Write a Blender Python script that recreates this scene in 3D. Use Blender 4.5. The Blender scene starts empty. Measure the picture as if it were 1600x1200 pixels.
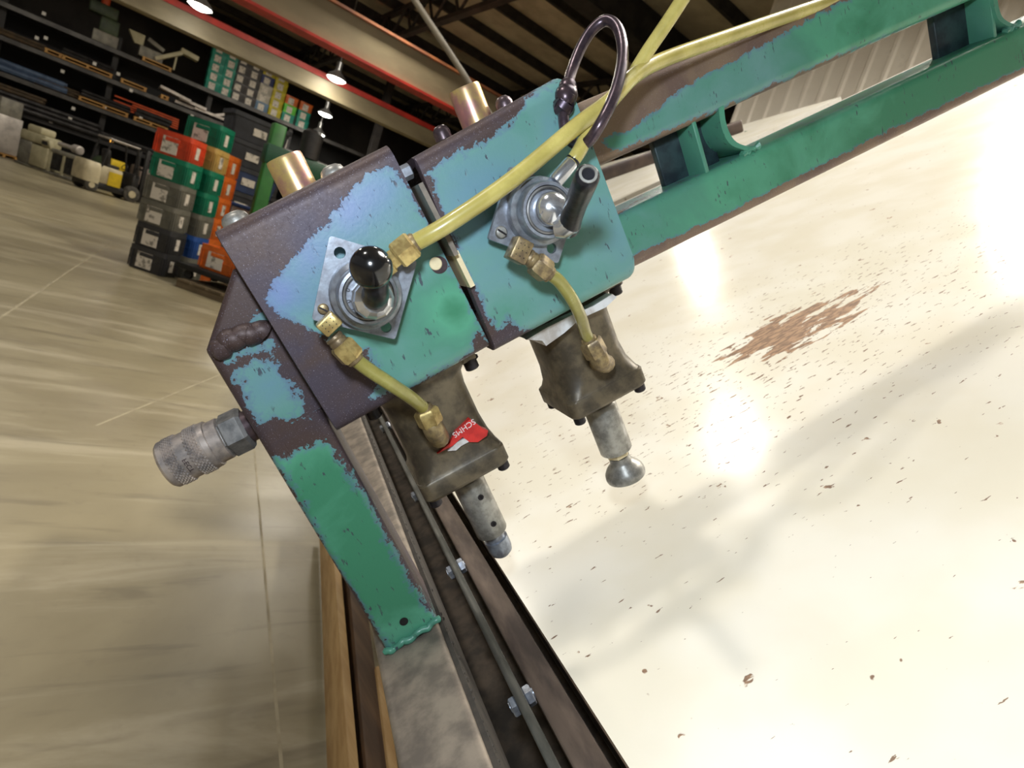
import bpy, bmesh, math, random
from mathutils import Vector, Matrix, noise as mnoise
random.seed(7)
SC = bpy.context.scene
COL = SC.collection

# ---------------------------------------------------------------- camera and the two frames
FPX = 950.0                                   # focal length in pixels of a 1600 px wide frame
UP = Vector((.33, -1, -.1547)).normalized()   # camera axes here: x right, y down, z forward
YW = Vector((-674, -348, FPX)); YW = (YW - UP*YW.dot(UP)).normalized()
XW = YW.cross(UP).normalized()
CV2W = Matrix((XW, YW, UP))                   # rows: camera axes -> world
CAM = Vector((0, 0, 1.12))
A_ = Vector((-335, -208, FPX)).normalized()   # machine axis running away from the lens, along the table edge
B_ = Vector((3968, -2053, FPX)); B_ = (B_ - A_*B_.dot(A_)).normalized()   # along the clamp beam
C_ = B_.cross(A_)                             # square to the table
M3 = Matrix((CV2W @ B_, CV2W @ A_, CV2W @ C_)).transposed()
MW = Matrix.Translation(CAM) @ M3.to_4x4()    # machine frame (b, a, c) -> world

cam_d = bpy.data.cameras.new('camera'); cam = bpy.data.objects.new('camera', cam_d); COL.objects.link(cam)
rot = Matrix((CV2W @ Vector((1, 0, 0)), CV2W @ Vector((0, -1, 0)), CV2W @ Vector((0, 0, -1)))).transposed()
cam.matrix_world = Matrix.Translation(CAM) @ rot.to_4x4()
cam_d.sensor_width = 36; cam_d.lens = FPX/1600*36; cam_d.clip_start = .01; cam_d.clip_end = 200
cam_d.dof.use_dof = True; cam_d.dof.focus_distance = .37; cam_d.dof.aperture_fstop = 18
SC.camera = cam
SC.view_settings.view_transform = 'Standard'; SC.view_settings.look = 'None'
SC.view_settings.gamma = 1; SC.view_settings.use_curve_mapping = False
SC.view_settings.exposure = 0.0

def ray(px, py): return Vector((px-800, py-600, FPX))
def pa(px, py, a):                            # pixel -> machine point on the plane a = const
    d = ray(px, py); t = a/d.dot(A_); return Vector((t*d.dot(B_), a, t*d.dot(C_)))
def pc(px, py, c):
    d = ray(px, py); t = c/d.dot(C_); return Vector((t*d.dot(B_), t*d.dot(A_), c))
def wz(px, py, z):                            # pixel -> world point on a level plane
    d = CV2W @ ray(px, py); t = (z-CAM.z)/d.z; return CAM + d*t
def wy(px, py, y):
    d = CV2W @ ray(px, py); return CAM + d*(y/d.y)
def wx(px, py, x):
    d = CV2W @ ray(px, py); return CAM + d*(x/d.x)
def m2w(p): return MW @ Vector(p)
def w2m(p): return MW.inverted() @ Vector(p)

# ---------------------------------------------------------------- world and lights
W = bpy.data.worlds.new('hall'); SC.world = W; W.use_nodes = True
W.node_tree.nodes['Background'].inputs[0].default_value = (1, .94, .82, 1)
W.node_tree.nodes['Background'].inputs[1].default_value = .13

def lamp(name, kind, loc, energy, color=(1, 1, 1), size=.3, aim=None, size_y=None, spot=None):
    d = bpy.data.lights.new(name, kind); d.energy = energy; d.color = color
    if kind == 'AREA':
        d.size = size
        if size_y: d.shape = 'RECTANGLE'; d.size_y = size_y
        else: d.shape = 'DISK'
    else: d.shadow_soft_size = size
    o = bpy.data.objects.new(name, d); COL.objects.link(o); o.location = loc
    if aim is not None: o.rotation_euler = (Vector(aim)-Vector(loc)).to_track_quat('-Z', 'Y').to_euler()
    return o
# the camera's own flash, a hand's breadth above the lens
fl = CAM + CV2W @ Vector((-.02, -.095, -.02))
lamp('camera_flash', 'POINT', fl, 5.4, (.80, .90, 1), .02)
# unseen fill added over the table, then the high bay lamp on its perpendicular
fill_aim = m2w((.75, .75, -.3)); lamp('table_fill_light', 'AREA', fill_aim+Vector((.65, .1, 2.9)), 118, (1, .96, .90), 1.5, aim=fill_aim)
lamp('bay_and_fill_light', 'AREA', m2w((.30, .392, 5.6)), 105, (1, .95, .87), .40, aim=m2w((.4, .5, -.3)))
for x, y, e in ((-2, 13, 300), (5.5, 15, 300), (-2, 22, 380), (6, 23, 380), (5.5, 1.6, 430), (8.6, 1.5, 150)):  # hall lamps; the last is a fill added to brighten the white wall
    lamp('bay_and_fill_light', 'AREA', (x, y, 7.2), e, (1, .93, .80), .7, aim=(x, y, 0))

# ---------------------------------------------------------------- helpers
def S(r, g, b): return tuple(((v/255)/12.92 if v/255 <= .04045 else ((v/255+.055)/1.055)**2.4) for v in (r, g, b)) + (1,)

class MB:
    def __init__(s): s.v = []; s.f = []
    def add(s, vs, fs):
        n = len(s.v); s.v += [Vector(q) for q in vs]; s.f += [[i+n for i in f] for f in fs]; return s
    def loft(s, rings, caps=(True, True), close=False):
        n = len(rings[0]); k = len(s.v)
        for r in rings: s.v += [Vector(q) for q in r]
        m = len(rings)
        for i in range(m-1 if not close else m):
            i2 = (i+1) % m
            for j in range(n):
                j2 = (j+1) % n
                s.f.append([k+i*n+j, k+i*n+j2, k+i2*n+j2, k+i2*n+j])
        if not close:
            if caps[0]: s.f.append([k+j for j in reversed(range(n))])
            if caps[1]: s.f.append([k+(m-1)*n+j for j in range(n)])
        return s
    def box(s, lo, hi, bev=0):
        lo, hi = Vector(lo), Vector(hi)
        return s.obox((lo+hi)/2, (1, 0, 0), (0, 1, 0), (0, 0, 1), (hi-lo)/2, bev)
    def obox(s, c, x, y, z, h, bev=0):
        c, x, y, z = Vector(c), Vector(x), Vector(y), Vector(z)
        if bev <= 0:
            vs = [c + x*(h[0]*i) + y*(h[1]*j) + z*(h[2]*k) for k in (-1, 1) for j in (-1, 1) for i in (-1, 1)]
            return s.add(vs, [[0, 2, 3, 1], [4, 5, 7, 6], [0, 1, 5, 4], [2, 6, 7, 3], [0, 4, 6, 2], [1, 3, 7, 5]])
        b = min(bev, min(h)*.98)
        rings = []
        for zz, ins in ((-h[2], b), (-h[2]+b*.3, b*.3), (-h[2]+b, 0), (h[2]-b, 0), (h[2]-b*.3, b*.3), (h[2], b)):
            pts = rrect(2*(h[0]-ins), 2*(h[1]-ins), max(b*.9, 1e-5), 3)
            rings.append([c + x*p[0] + y*p[1] + z*zz for p in pts])
        return s.loft(rings)
    def lathe(s, o, d, prof, n=24, up=None, twist=0, caps=(True, True)):
        o, d = Vector(o), Vector(d).normalized()
        u, v = basis(d, up)
        rings = [[o + d*t + (u*math.cos(2*math.pi*j/n+twist) + v*math.sin(2*math.pi*j/n+twist))*r for j in range(n)] for t, r in prof]
        return s.loft(rings, caps)
    def tube(s, path, r, n=12, caps=(True, True)):
        P = [Vector(p) for p in path]; R = r if isinstance(r, (list, tuple)) else [r]*len(P)
        T = [(P[min(i+1, len(P)-1)]-P[max(i-1, 0)]).normalized() for i in range(len(P))]
        u, _ = basis(T[0]); rings = []
        for i, p in enumerate(P):
            u = (u - T[i]*u.dot(T[i])).normalized(); v = T[i].cross(u)
            rings.append([p + (u*math.cos(2*math.pi*j/n)+v*math.sin(2*math.pi*j/n))*R[i] for j in range(n)])
        return s.loft(rings, caps)
    def prism(s, poly, fn, d0, d1, bev=0):
        """poly: 2-D outline; fn(u, v, d) -> 3-D; extruded from d0 (front) to d1."""
        rings = []
        if bev:
            for dd, ins in ((d0, bev), (d0+bev*.3, bev*.3), (d0+bev, 0), (d1, 0)):
                rings.append([fn(u, v, dd) for u, v in inset(poly, ins)])
        else: rings = [[fn(u, v, d0) for u, v in poly], [fn(u, v, d1) for u, v in poly]]
        return s.loft(rings)

def basis(d, up=None):
    a = Vector(up) if up is not None else (Vector((0, 0, 1)) if abs(d.z) < .9 else Vector((1, 0, 0)))
    u = (a - d*a.dot(d)).normalized(); return u, d.cross(u)
def rrect(w, h, r, n=4):
    r = min(r, w/2*.999, h/2*.999); pts = []
    for cx, cy, a0 in ((w/2-r, h/2-r, 0), (-w/2+r, h/2-r, 90), (-w/2+r, -h/2+r, 180), (w/2-r, -h/2+r, 270)):
        for i in range(n+1):
            a = math.radians(a0 + 90*i/n); pts.append((cx+r*math.cos(a), cy+r*math.sin(a)))
    return pts
def inset(poly, d):
    if d == 0: return list(poly)
    n = len(poly); out = []
    ar = sum(poly[i][0]*poly[(i+1) % n][1]-poly[(i+1) % n][0]*poly[i][1] for i in range(n)); sg = 1 if ar > 0 else -1
    for i in range(n):
        p0, p1, p2 = Vector(poly[i-1][:2]), Vector(poly[i][:2]), Vector(poly[(i+1) % n][:2])
        e1 = (p1-p0).normalized(); e2 = (p2-p1).normalized()
        n1 = Vector((-e1.y, e1.x))*sg; n2 = Vector((-e2.y, e2.x))*sg
        m = (n1+n2); m = m/max(m.dot(n1), .35) if m.length > 1e-6 else n1
        q = p1 + m*d; out.append((q.x, q.y))
    return out
def roundpoly(poly, r, n=4):
    out = []; m = len(poly)
    for i in range(m):
        p0, p1, p2 = Vector(poly[i-1]), Vector(poly[i]), Vector(poly[(i+1) % m])
        d1 = (p0-p1); d2 = (p2-p1); rr = min(r, d1.length*.45, d2.length*.45)
        a, b = p1 + d1.normalized()*rr, p1 + d2.normalized()*rr
        for k in range(n+1):
            t = k/n; q = a*(1-t)**2 + p1*2*t*(1-t) + b*t*t; out.append((q.x, q.y))
    return out
def spline(pts, k=8):
    P = [Vector(p) for p in pts]; out = []
    for i in range(len(P)-1):
        p0 = P[i-1] if i else P[0]*2-P[1]; p1, p2 = P[i], P[i+1]; p3 = P[i+2] if i+2 < len(P) else P[-1]*2-P[-2]
        for j in range(k):
            t = j/k; out.append(.5*((2*p1)+(p2-p0)*t+(2*p0-5*p1+4*p2-p3)*t*t+(3*p1-p0-3*p2+p3)*t**3))
    out.append(P[-1]); return out

BASE = {}
def tag(o, label=None, cat=None, group=None, kind=None):
    if label: o['label'] = label
    if cat: o['category'] = cat
    if group: o['group'] = group
    if kind: o['kind'] = kind
    return o
def thing(name, label, cat, base, group=None, frame='m', yaw=0):
    o = bpy.data.objects.new(name, None); COL.objects.link(o); o.empty_display_size = .05
    base = Vector(base)
    if frame == 'm': o.matrix_world = MW @ Matrix.Translation(base)
    else: o.matrix_world = Matrix.Translation(base) @ Matrix.Rotation(yaw, 4, 'Z')
    BASE[o.name] = base if frame == 'm' else Vector((0, 0, 0))
    return tag(o, label, cat, group)
def mesh_of(mb, name, base=Vector((0, 0, 0)), ang=35):
    me = bpy.data.meshes.new(name); me.from_pydata([v-base for v in mb.v], [], mb.f)
    bm = bmesh.new(); bm.from_mesh(me); bmesh.ops.recalc_face_normals(bm, faces=bm.faces); bm.to_mesh(me); bm.free()
    if ang:
        me.shade_smooth(); me.set_sharp_from_angle(angle=math.radians(ang))
    return me
def part(name, mb, m, parent, label=None, ang=35, kind=None):
    base = BASE.get(parent.name, Vector((0, 0, 0)))
    me = mesh_of(mb, name, base, ang); me.materials.append(m)
    o = bpy.data.objects.new(name, me); COL.objects.link(o); o.parent = parent
    BASE[o.name] = base
    if label: o['label'] = label
    if kind: o['kind'] = kind
    return o
def single(name, mb, m, label=None, cat=None, group=None, frame='m', base=None, kind=None, ang=35):
    """A thing that is one mesh."""
    if base is None:
        base = sum(mb.v, Vector((0, 0, 0)))/len(mb.v)
    base = Vector(base)
    me = mesh_of(mb, name, base, ang); me.materials.append(m)
    o = bpy.data.objects.new(name, me); COL.objects.link(o)
    o.matrix_world = (MW if frame == 'm' else Matrix()) @ Matrix.Translation(base)
    BASE[o.name] = base
    return tag(o, label, cat, group, kind)
def copy_tree(o, parent=None):
    c = o.copy(); COL.objects.link(c)
    if parent is not None: c.parent = parent
    for ch in o.children: copy_tree(ch, c)
    return c
def text_mesh(txt, size, depth):
    cu = bpy.data.curves.new('txt', 'FONT'); cu.body = txt; cu.size = size; cu.extrude = depth
    cu.align_x = 'CENTER'; cu.align_y = 'CENTER'; cu.resolution_u = 3
    o = bpy.data.objects.new('txt', cu); COL.objects.link(o)
    bpy.context.view_layer.update()
    me = bpy.data.meshes.new_from_object(o.evaluated_get(bpy.context.evaluated_depsgraph_get()))
    vs = [v.co.copy() for v in me.vertices]; fs = [list(p.vertices) for p in me.polygons]
    bpy.data.objects.remove(o); bpy.data.curves.remove(cu); bpy.data.meshes.remove(me)
    return vs, fs

# ---------------------------------------------------------------- materials
def nd(nt, t, **kw):
    n = nt.nodes.new(t)
    for k, v in kw.items():
        if k[0] == 'i' and k[1:].isdigit(): n.inputs[int(k[1:])].default_value = v
        else: setattr(n, k, v)
    return n
def new_mat(name):
    m = bpy.data.materials.new(name); m.use_nodes = True; nt = m.node_tree; nt.nodes.clear()
    out = nd(nt, 'ShaderNodeOutputMaterial'); b = nd(nt, 'ShaderNodeBsdfPrincipled'); nt.links.new(b.outputs[0], out.inputs[0])
    return m, nt, b
def noise_n(nt, vec, scale, detail=4, rough=.55, dist=0):
    n = nd(nt, 'ShaderNodeTexNoise'); n.inputs['Scale'].default_value = scale; n.inputs['Detail'].default_value = detail
    n.inputs['Roughness'].default_value = rough; n.inputs['Distortion'].default_value = dist
    if vec is not None: nt.links.new(vec, n.inputs['Vector'])
    return n.outputs['Fac']
def math_n(nt, op, a, b=None, c=None, clamp=False):
    n = nd(nt, 'ShaderNodeMath', operation=op); n.use_clamp = clamp
    for i, x in enumerate((a, b, c)):
        if x is None: continue
        if isinstance(x, (int, float)): n.inputs[i].default_value = x
        else: nt.links.new(x, n.inputs[i])
    return n.outputs[0]
def mix_n(nt, fac, a, b):
    n = nd(nt, 'ShaderNodeMix', data_type='RGBA')
    for s_, x in ((n.inputs[0], fac), (n.inputs[6], a), (n.inputs[7], b)):
        if isinstance(x, (int, float)): s_.default_value = x
        elif isinstance(x, tuple): s_.default_value = x
        else: nt.links.new(x, s_)
    return n.outputs[2]
def step_n(nt, x, lo, hi):
    n = nd(nt, 'ShaderNodeMapRange', interpolation_type='SMOOTHSTEP'); nt.links.new(x, n.inputs[0])
    n.inputs[1].default_value = lo; n.inputs[2].default_value = hi; return n.outputs[0]
def bump_n(nt, h, b, strength=.2, dist=.001):
    n = nd(nt, 'ShaderNodeBump'); n.inputs['Strength'].default_value = strength; n.inputs['Distance'].default_value = dist
    nt.links.new(h, n.inputs['Height']); nt.links.new(n.outputs[0], b.inputs['Normal'])
def objvec(nt, scale=None):
    t = nd(nt, 'ShaderNodeTexCoord').outputs['Object']
    if scale is None: return t
    m = nd(nt, 'ShaderNodeMapping'); m.inputs['Scale'].default_value = scale; nt.links.new(t, m.inputs[0]); return m.outputs[0]
def simple(name, c1, c2=None, rough=.5, metal=0, scale=60, bump=0, bdist=.0005, spec=None, stretch=None, trans=0, coat=0, lo=.35, hi=.65, emit=None):
    m, nt, b = new_mat(name)
    b.inputs['Roughness'].default_value = rough; b.inputs['Metallic'].default_value = metal
    if spec is not None: b.inputs['Specular IOR Level'].default_value = spec
    if coat: b.inputs['Coat Weight'].default_value = coat
    v = objvec(nt, stretch)
    f = noise_n(nt, v, scale, 5, .6)
    if c2 is None: c2 = tuple(x*.72 for x in c1[:3]) + (1,)
    nt.links.new(mix_n(nt, step_n(nt, f, lo, hi), c1, c2), b.inputs['Base Color'])
    r = math_n(nt, 'ADD', math_n(nt, 'MULTIPLY', f, .25), rough-.12, clamp=True); nt.links.new(r, b.inputs['Roughness'])
    if bump: bump_n(nt, noise_n(nt, v, scale*3, 3), b, bump, bdist)
    if trans:
        b.inputs['Transmission Weight'].default_value = trans
    if emit:
        b.inputs['Emission Color'].default_value = emit[0]; b.inputs['Emission Strength'].default_value = emit[1]
    return m

def paper():
    m, nt, b = new_mat('paper_label'); b.inputs['Roughness'].default_value = .7
    oi = nd(nt, 'ShaderNodeObjectInfo'); ad = nd(nt, 'ShaderNodeVectorMath', operation='ADD')
    sc = nd(nt, 'ShaderNodeVectorMath', operation='SCALE'); nt.links.new(oi.outputs['Location'], sc.inputs[0]); sc.inputs['Scale'].default_value = 13.7
    nt.links.new(objvec(nt), ad.inputs[0]); nt.links.new(sc.outputs[0], ad.inputs[1])
    f = noise_n(nt, ad.outputs[0], 15, 4, .6)
    nt.links.new(mix_n(nt, step_n(nt, f, .52, .62), S(216, 208, 196), S(140, 134, 124)), b.inputs['Base Color'])
    return m

def worn_paint():
    m, nt, b = new_mat('worn_teal_paint')
    v = objvec(nt)
    w = nd(nt, 'ShaderNodeAttribute', attribute_name='wear').outputs['Fac']
    tn = nd(nt, 'ShaderNodeAttribute', attribute_name='tone').outputs['Fac']
    n1 = noise_n(nt, v, 110, 8, .62, .3); n2 = noise_n(nt, v, 520, 4, .6); n3 = noise_n(nt, v, 26, 5, .55, .5); n4 = noise_n(nt, v, 1500, 2, .5)
    ww = math_n(nt, 'ADD', w, math_n(nt, 'ADD', math_n(nt, 'MULTIPLY', math_n(nt, 'SUBTRACT', n1, .5), 1.25), math_n(nt, 'MULTIPLY', math_n(nt, 'SUBTRACT', n2, .5), .6)))
    bare = step_n(nt, ww, .485, .525)
    thin = step_n(nt, ww, .22, .48)
    t2 = math_n(nt, 'ADD', tn, math_n(nt, 'MULTIPLY', math_n(nt, 'SUBTRACT', n3, .5), .55))
    rp = nd(nt, 'ShaderNodeValToRGB'); nt.links.new(t2, rp.inputs[0])
    e = rp.color_ramp.elements
    e[0].position = .05; e[0].color = S(62, 132, 100)
    e[1].position = .95; e[1].color = S(112, 134, 180)  # blue end carries flash sheen in the paint colour
    for p, c in ((.19, S(86, 158, 128)), (.34, S(80, 140, 120)), (.55, S(104, 150, 146)), (.75, S(104, 142, 164))):
        k = e.new(p); k.color = c
    paint = mix_n(nt, math_n(nt, 'MULTIPLY', thin, .45), rp.outputs[0], S(96, 108, 154))  # lilac near worn edges: thin paint with the blue flash sheen put in
    sv = objvec(nt, (1, 1, 3.2))
    mp = nd(nt, 'ShaderNodeMapping'); mp.inputs['Rotation'].default_value = (0, .7, 0); mp.inputs['Scale'].default_value = (1, 1, .28)
    nt.links.new(objvec(nt), mp.inputs[0])
    chip = noise_n(nt, mp.outputs[0], 480, 3, .5); chip2 = noise_n(nt, v, 70, 3, .5)
    ch = math_n(nt, 'MULTIPLY', step_n(nt, chip, .635, .66), step_n(nt, chip2, .47, .60))
    paint = mix_n(nt, math_n(nt, 'MULTIPLY', ch, .85), paint, S(62, 62, 78))
    brn = mix_n(nt, step_n(nt, n3, .35, .65), S(76, 60, 57), S(68, 60, 72))
    brn = mix_n(nt, nd(nt, 'ShaderNodeAttribute', attribute_name='bounce_lit_bare').outputs['Fac'], brn, mix_n(nt, step_n(nt, n3, .35, .65), S(136, 116, 98), S(114, 94, 86)))  # lighter where bounced light is put into the beams' bare steel
    brn = mix_n(nt, math_n(nt, 'MULTIPLY', step_n(nt, n4, .62, .74), .4), brn, S(190, 185, 205))  # pale lilac specks put flash sparkle into the bare steel
    nt.links.new(mix_n(nt, bare, paint, brn), b.inputs['Base Color'])
    rg = math_n(nt, 'ADD', math_n(nt, 'MULTIPLY', bare, .14), math_n(nt, 'ADD', .27, math_n(nt, 'MULTIPLY', n2, .2)))
    nt.links.new(rg, b.inputs['Roughness'])
    nt.links.new(math_n(nt, 'MULTIPLY', bare, .3), b.inputs['Metallic'])
    h = math_n(nt, 'ADD', math_n(nt, 'MULTIPLY', bare, -.6), math_n(nt, 'ADD', math_n(nt, 'MULTIPLY', ch, -.5), math_n(nt, 'MULTIPLY', n2, .35)))
    bump_n(nt, h, b, .35, .0006)
    return m
MAT = {}
M = MAT
M['paint'] = worn_paint()
M['steel_dark'] = simple('dark_bare_steel', S(104, 88, 92), S(74, 62, 66), .34, .6, 90, .15)
M['hook'] = simple('browned_rod_steel', S(92, 78, 84), S(66, 56, 66), .3, .65, 150, .1)
M['zinc'] = simple('zinc_plated_steel', S(160, 168, 180), S(124, 126, 134), .36, .55, 130, .1)
M['chrome'] = simple('bright_chrome', S(225, 228, 234), S(190, 192, 198), .2, .85, 60)
M['steel_grey'] = simple('grey_steel', S(172, 170, 164), S(132, 130, 124), .4, .5, 140, .15)
M['brass'] = simple('brass', S(208, 186, 124), S(160, 136, 86), .32, .6, 160, .12)
M['brass_dirty'] = simple('dirty_brass', S(158, 138, 98), S(112, 96, 74), .42, .45, 200, .2)
M['gold_zinc'] = simple('yellow_zinc', S(216, 190, 120), S(176, 126, 128), .3, .6, 55, .12)
M['tube'] = simple('yellow_tube', S(200, 186, 108), S(172, 158, 84), .28, 0, 40, coat=.4)
M['tube_green'] = simple('aged_tube', S(164, 158, 88), S(138, 130, 68), .28, 0, 40, coat=.4)
M['knob'] = simple('black_phenolic', S(22, 21, 22), S(14, 14, 15), .14, 0, 60, coat=.6)
M['lever'] = simple('blackened_steel', S(48, 48, 54), S(30, 30, 34), .32, .5, 160, .15)
M['cast'] = simple('oily_cast_alloy', S(108, 96, 76), S(70, 62, 50), .42, .2, 70, .3, .0006)
M['bolt_dark'] = simple('black_oxide_bolt', S(58, 54, 58), S(38, 36, 40), .38, .6, 150)
M['red_label'] = simple('red_label', S(214, 44, 40), S(190, 34, 32), .4, 0, 150)
M['white_ink'] = simple('white_ink', S(236, 226, 226), S(220, 205, 205), .5)
M['gasket'] = simple('white_gasket', S(226, 226, 228), S(178, 168, 160), .5, 0, 60, .2)
M['rail'] = simple('worn_rail_steel', S(138, 127, 114), S(100, 92, 84), .5, .2, 42, .2)
M['rust'] = simple('rusty_bar', S(110, 96, 86), S(72, 62, 58), .45, .45, 45, .25, stretch=(1, .25, 1))
M['dark_bar'] = simple('dark_bar', S(92, 92, 88), S(62, 64, 60), .4, .55, 60, .15, stretch=(1, .25, 1))
M['dark_side'] = simple('dark_scale', S(58, 52, 46), S(40, 36, 32), .7, 0, 60, .4)
M['ledge'] = simple('dusty_ledge', S(78, 66, 54), S(50, 43, 36), .75, 0, 40, .3)
M['coupler'] = simple('dull_coupler_steel', S(186, 174, 166), S(138, 132, 130), .38, .5, 120, .15)
M['hex'] = simple('grimy_hex_steel', S(132, 130, 128), S(88, 88, 88), .42, .4, 90, .2)
M['cream_plug'] = simple('cream_plug', S(232, 216, 176), S(214, 198, 160), .5)
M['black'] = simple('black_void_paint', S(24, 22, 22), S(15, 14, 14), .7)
# ================================================================ THE HALL (world: x along the racks, y towards them, z up)
def struct(name, mb, m, ang=None): 
    return single(name, mb, m, frame='w', base=(0, 0, 0), kind='structure', ang=ang)
def concrete():
    m, nt, b = new_mat('polished_concrete')
    v = objvec(nt)
    n1 = noise_n(nt, v, .9, 6, .6, .6)
    mp = nd(nt, 'ShaderNodeMapping'); mp.inputs['Rotation'].default_value = (0, 0, .5); mp.inputs['Scale'].default_value = (.35, 2.2, 1); nt.links.new(v, mp.inputs[0])
    n2 = noise_n(nt, mp.outputs[0], 1.6, 7, .62, .8); n3 = noise_n(nt, v, 14, 4, .6); n4 = noise_n(nt, mp.outputs[0], 6, 4, .5, .5)
    c = mix_n(nt, step_n(nt, n1, .3, .7), S(158, 148, 121), S(132, 122, 98))
    c = mix_n(nt, math_n(nt, 'MULTIPLY', step_n(nt, n2, .52, .68), .65), c, S(182, 172, 148))
    c = mix_n(nt, math_n(nt, 'MULTIPLY', step_n(nt, n4, .56, .72), .45), c, S(100, 92, 76))
    c = mix_n(nt, math_n(nt, 'MULTIPLY', step_n(nt, n3, .55, .75), .18), c, S(104, 96, 82))
    w = nd(nt, 'ShaderNodeTexWave', wave_type='BANDS'); 
    nt.links.new(c, b.inputs['Base Color'])
    nt.links.new(math_n(nt, 'ADD', .22, math_n(nt, 'MULTIPLY', n2, .28)), b.inputs['Roughness'])
    bump_n(nt, n1, b, .08, .01)
    return m
struct('floor', MB().box((-14, -6, -.2), (30, 35, 0)), concrete())
M['joint'] = simple('saw_cut_filler', S(176, 166, 140), S(150, 140, 116), .6, 0, 8)
# saw cuts filled with pale sealant
def joint(n, p, q, w=.006):
    d = (q-p).normalized(); s_ = Vector((-d.y, d.x, 0))*w
    struct(n, MB().add([p+s_+Vector((0, 0, .0006)), p-s_+Vector((0, 0, .0006)), q-s_+Vector((0, 0, .0006)), q+s_+Vector((0, 0, .0006)), p+s_+Vector((0, 0, -.01)), p-s_+Vector((0, 0, -.01)), q-s_+Vector((0, 0, -.01)), q+s_+Vector((0, 0, -.01))], [[0, 1, 2, 3], [0, 4, 5, 1], [1, 5, 6, 2], [2, 6, 7, 3], [3, 7, 4, 0]]), M['joint'])
p, q = wz(440, 1200, 0), wz(403, 770, 0); joint('trim_1', p-(q-p)*.6, q+(q-p)*1.2, .004)
p, q = wz(0, 590/3+300, 0), wz(113, 420, 0); joint('trim_2', p-(q-p)*1.5, q+(q-p)*1.2, .006)
p, q = wz(150, 665, 0), wz(332, 590, 0); joint('trim_3', p, q+(q-p)*.6, .0045)

M['deck'] = simple('roof_deck', S(196, 184, 160), S(172, 160, 138), .7, 0, 1.5)
M['roof_steel'] = simple('dark_roof_steel', S(58, 54, 52), S(42, 40, 40), .6, .2, 3)
M['wall_dark'] = simple('dim_wall_sheeting', S(66, 60, 54), S(46, 42, 38), .7, 0, .6)
ZR = 8.6
struct('ceiling', MB().box((-14, -6, ZR), (30, 35, ZR+.2)), M['deck'])
struct('wall_back', MB().box((-14, 34, 0), (30, 34.2, ZR)), M['wall_dark'])
XWALL = 28.0
XPART = 9.8
M['white_sheet'] = simple('white_wall_sheeting', S(226, 220, 210), S(212, 204, 194), .3, .05, .8)
mb = MB(); ys = []; y = -6.0
prof = []
YEDGE = wx(1157, 180, XPART).y
while y < YEDGE: prof += [(y, 0), (y+.22, 0), (y+.25, -.035), (y+.30, -.035), (y+.33, 0)]; y += .33
prof = [p_ for i, p_ in enumerate(prof) if i == 0 or p_[0] > prof[i-1][0]+1e-6]
rings = [[Vector((XPART+dx, yy, z)) for yy, dx in prof]+[Vector((XPART+.1, prof[-1][0], z)), Vector((XPART+.1, prof[0][0], z))] for z in (0, ZR)]
struct('wall_right_1', MB().loft(rings), M['white_sheet'])
struct('wall_right_2', MB().box((XWALL, -6, 0), (XWALL+.2, 34, ZR)), M['wall_dark'])

# roof steel: purlins along x, frames and open web trusses along y
def roof_purlin(y): return single('roof_purlin', MB().box((-14, y-.06, ZR-.28), (XWALL, y+.06, ZR)), M['roof_steel'], frame='w', kind='structure', ang=None)
for i in range(16): roof_purlin(2.2+i*2.05).name = 'trim_%d' % (10+i)
def truss(x):
    mb = MB(); y0, y1 = -5, 34; zt, zb = ZR-.3, ZR-1.15
    mb.box((x-.09, y0, zt-.12), (x+.09, y1, zt)); mb.box((x-.09, y0, zb-.12), (x+.09, y1, zb))
    n = 26
    for i in range(n):
        a, b = y0+(y1-y0)*i/n, y0+(y1-y0)*(i+1)/n
        mb.tube([(x, a, zb), (x, (a+b)/2, zt)], .045, 6).tube([(x, (a+b)/2, zt), (x, b, zb)], .045, 6)
    return mb
for i, x in enumerate((-9.5, -4, 1.5, 7, 12.5, 18, 23.5)):
    single('trim_%d' % (30+i), truss(x), M['roof_steel'], frame='w', kind='structure', ang=None)
# a solid jack girder along the racks
single('trim_40', MB().box((-14, 21.6, ZR-1.5), (XWALL, 21.9, ZR-.3)).box((-14, 21.4, ZR-1.55), (XWALL, 22.1, ZR-1.47)), M['roof_steel'], frame='w', kind='structure', ang=None)
single('trim_41', MB().box((-14, 12.2, ZR-.95), (XWALL, 12.45, ZR-.3)).box((-14, 12.0, ZR-1.0), (XWALL, 12.65, ZR-.93)), M['roof_steel'], frame='w', kind='structure', ang=None)
# columns
for i, (x, y) in enumerate(((9.4, 26), (4.2, 33.4), (-6, 33.4))):
    single('trim_%d' % (50+i), MB().box((x-.14, y-.14, 0), (x+.14, y-.11, ZR)).box((x-.14, y+.11, 0), (x+.14, y+.14, ZR)).box((x-.015, y-.12, 0), (x+.015, y+.12, ZR)), M['roof_steel'], frame='w', kind='structure', ang=None)

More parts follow.
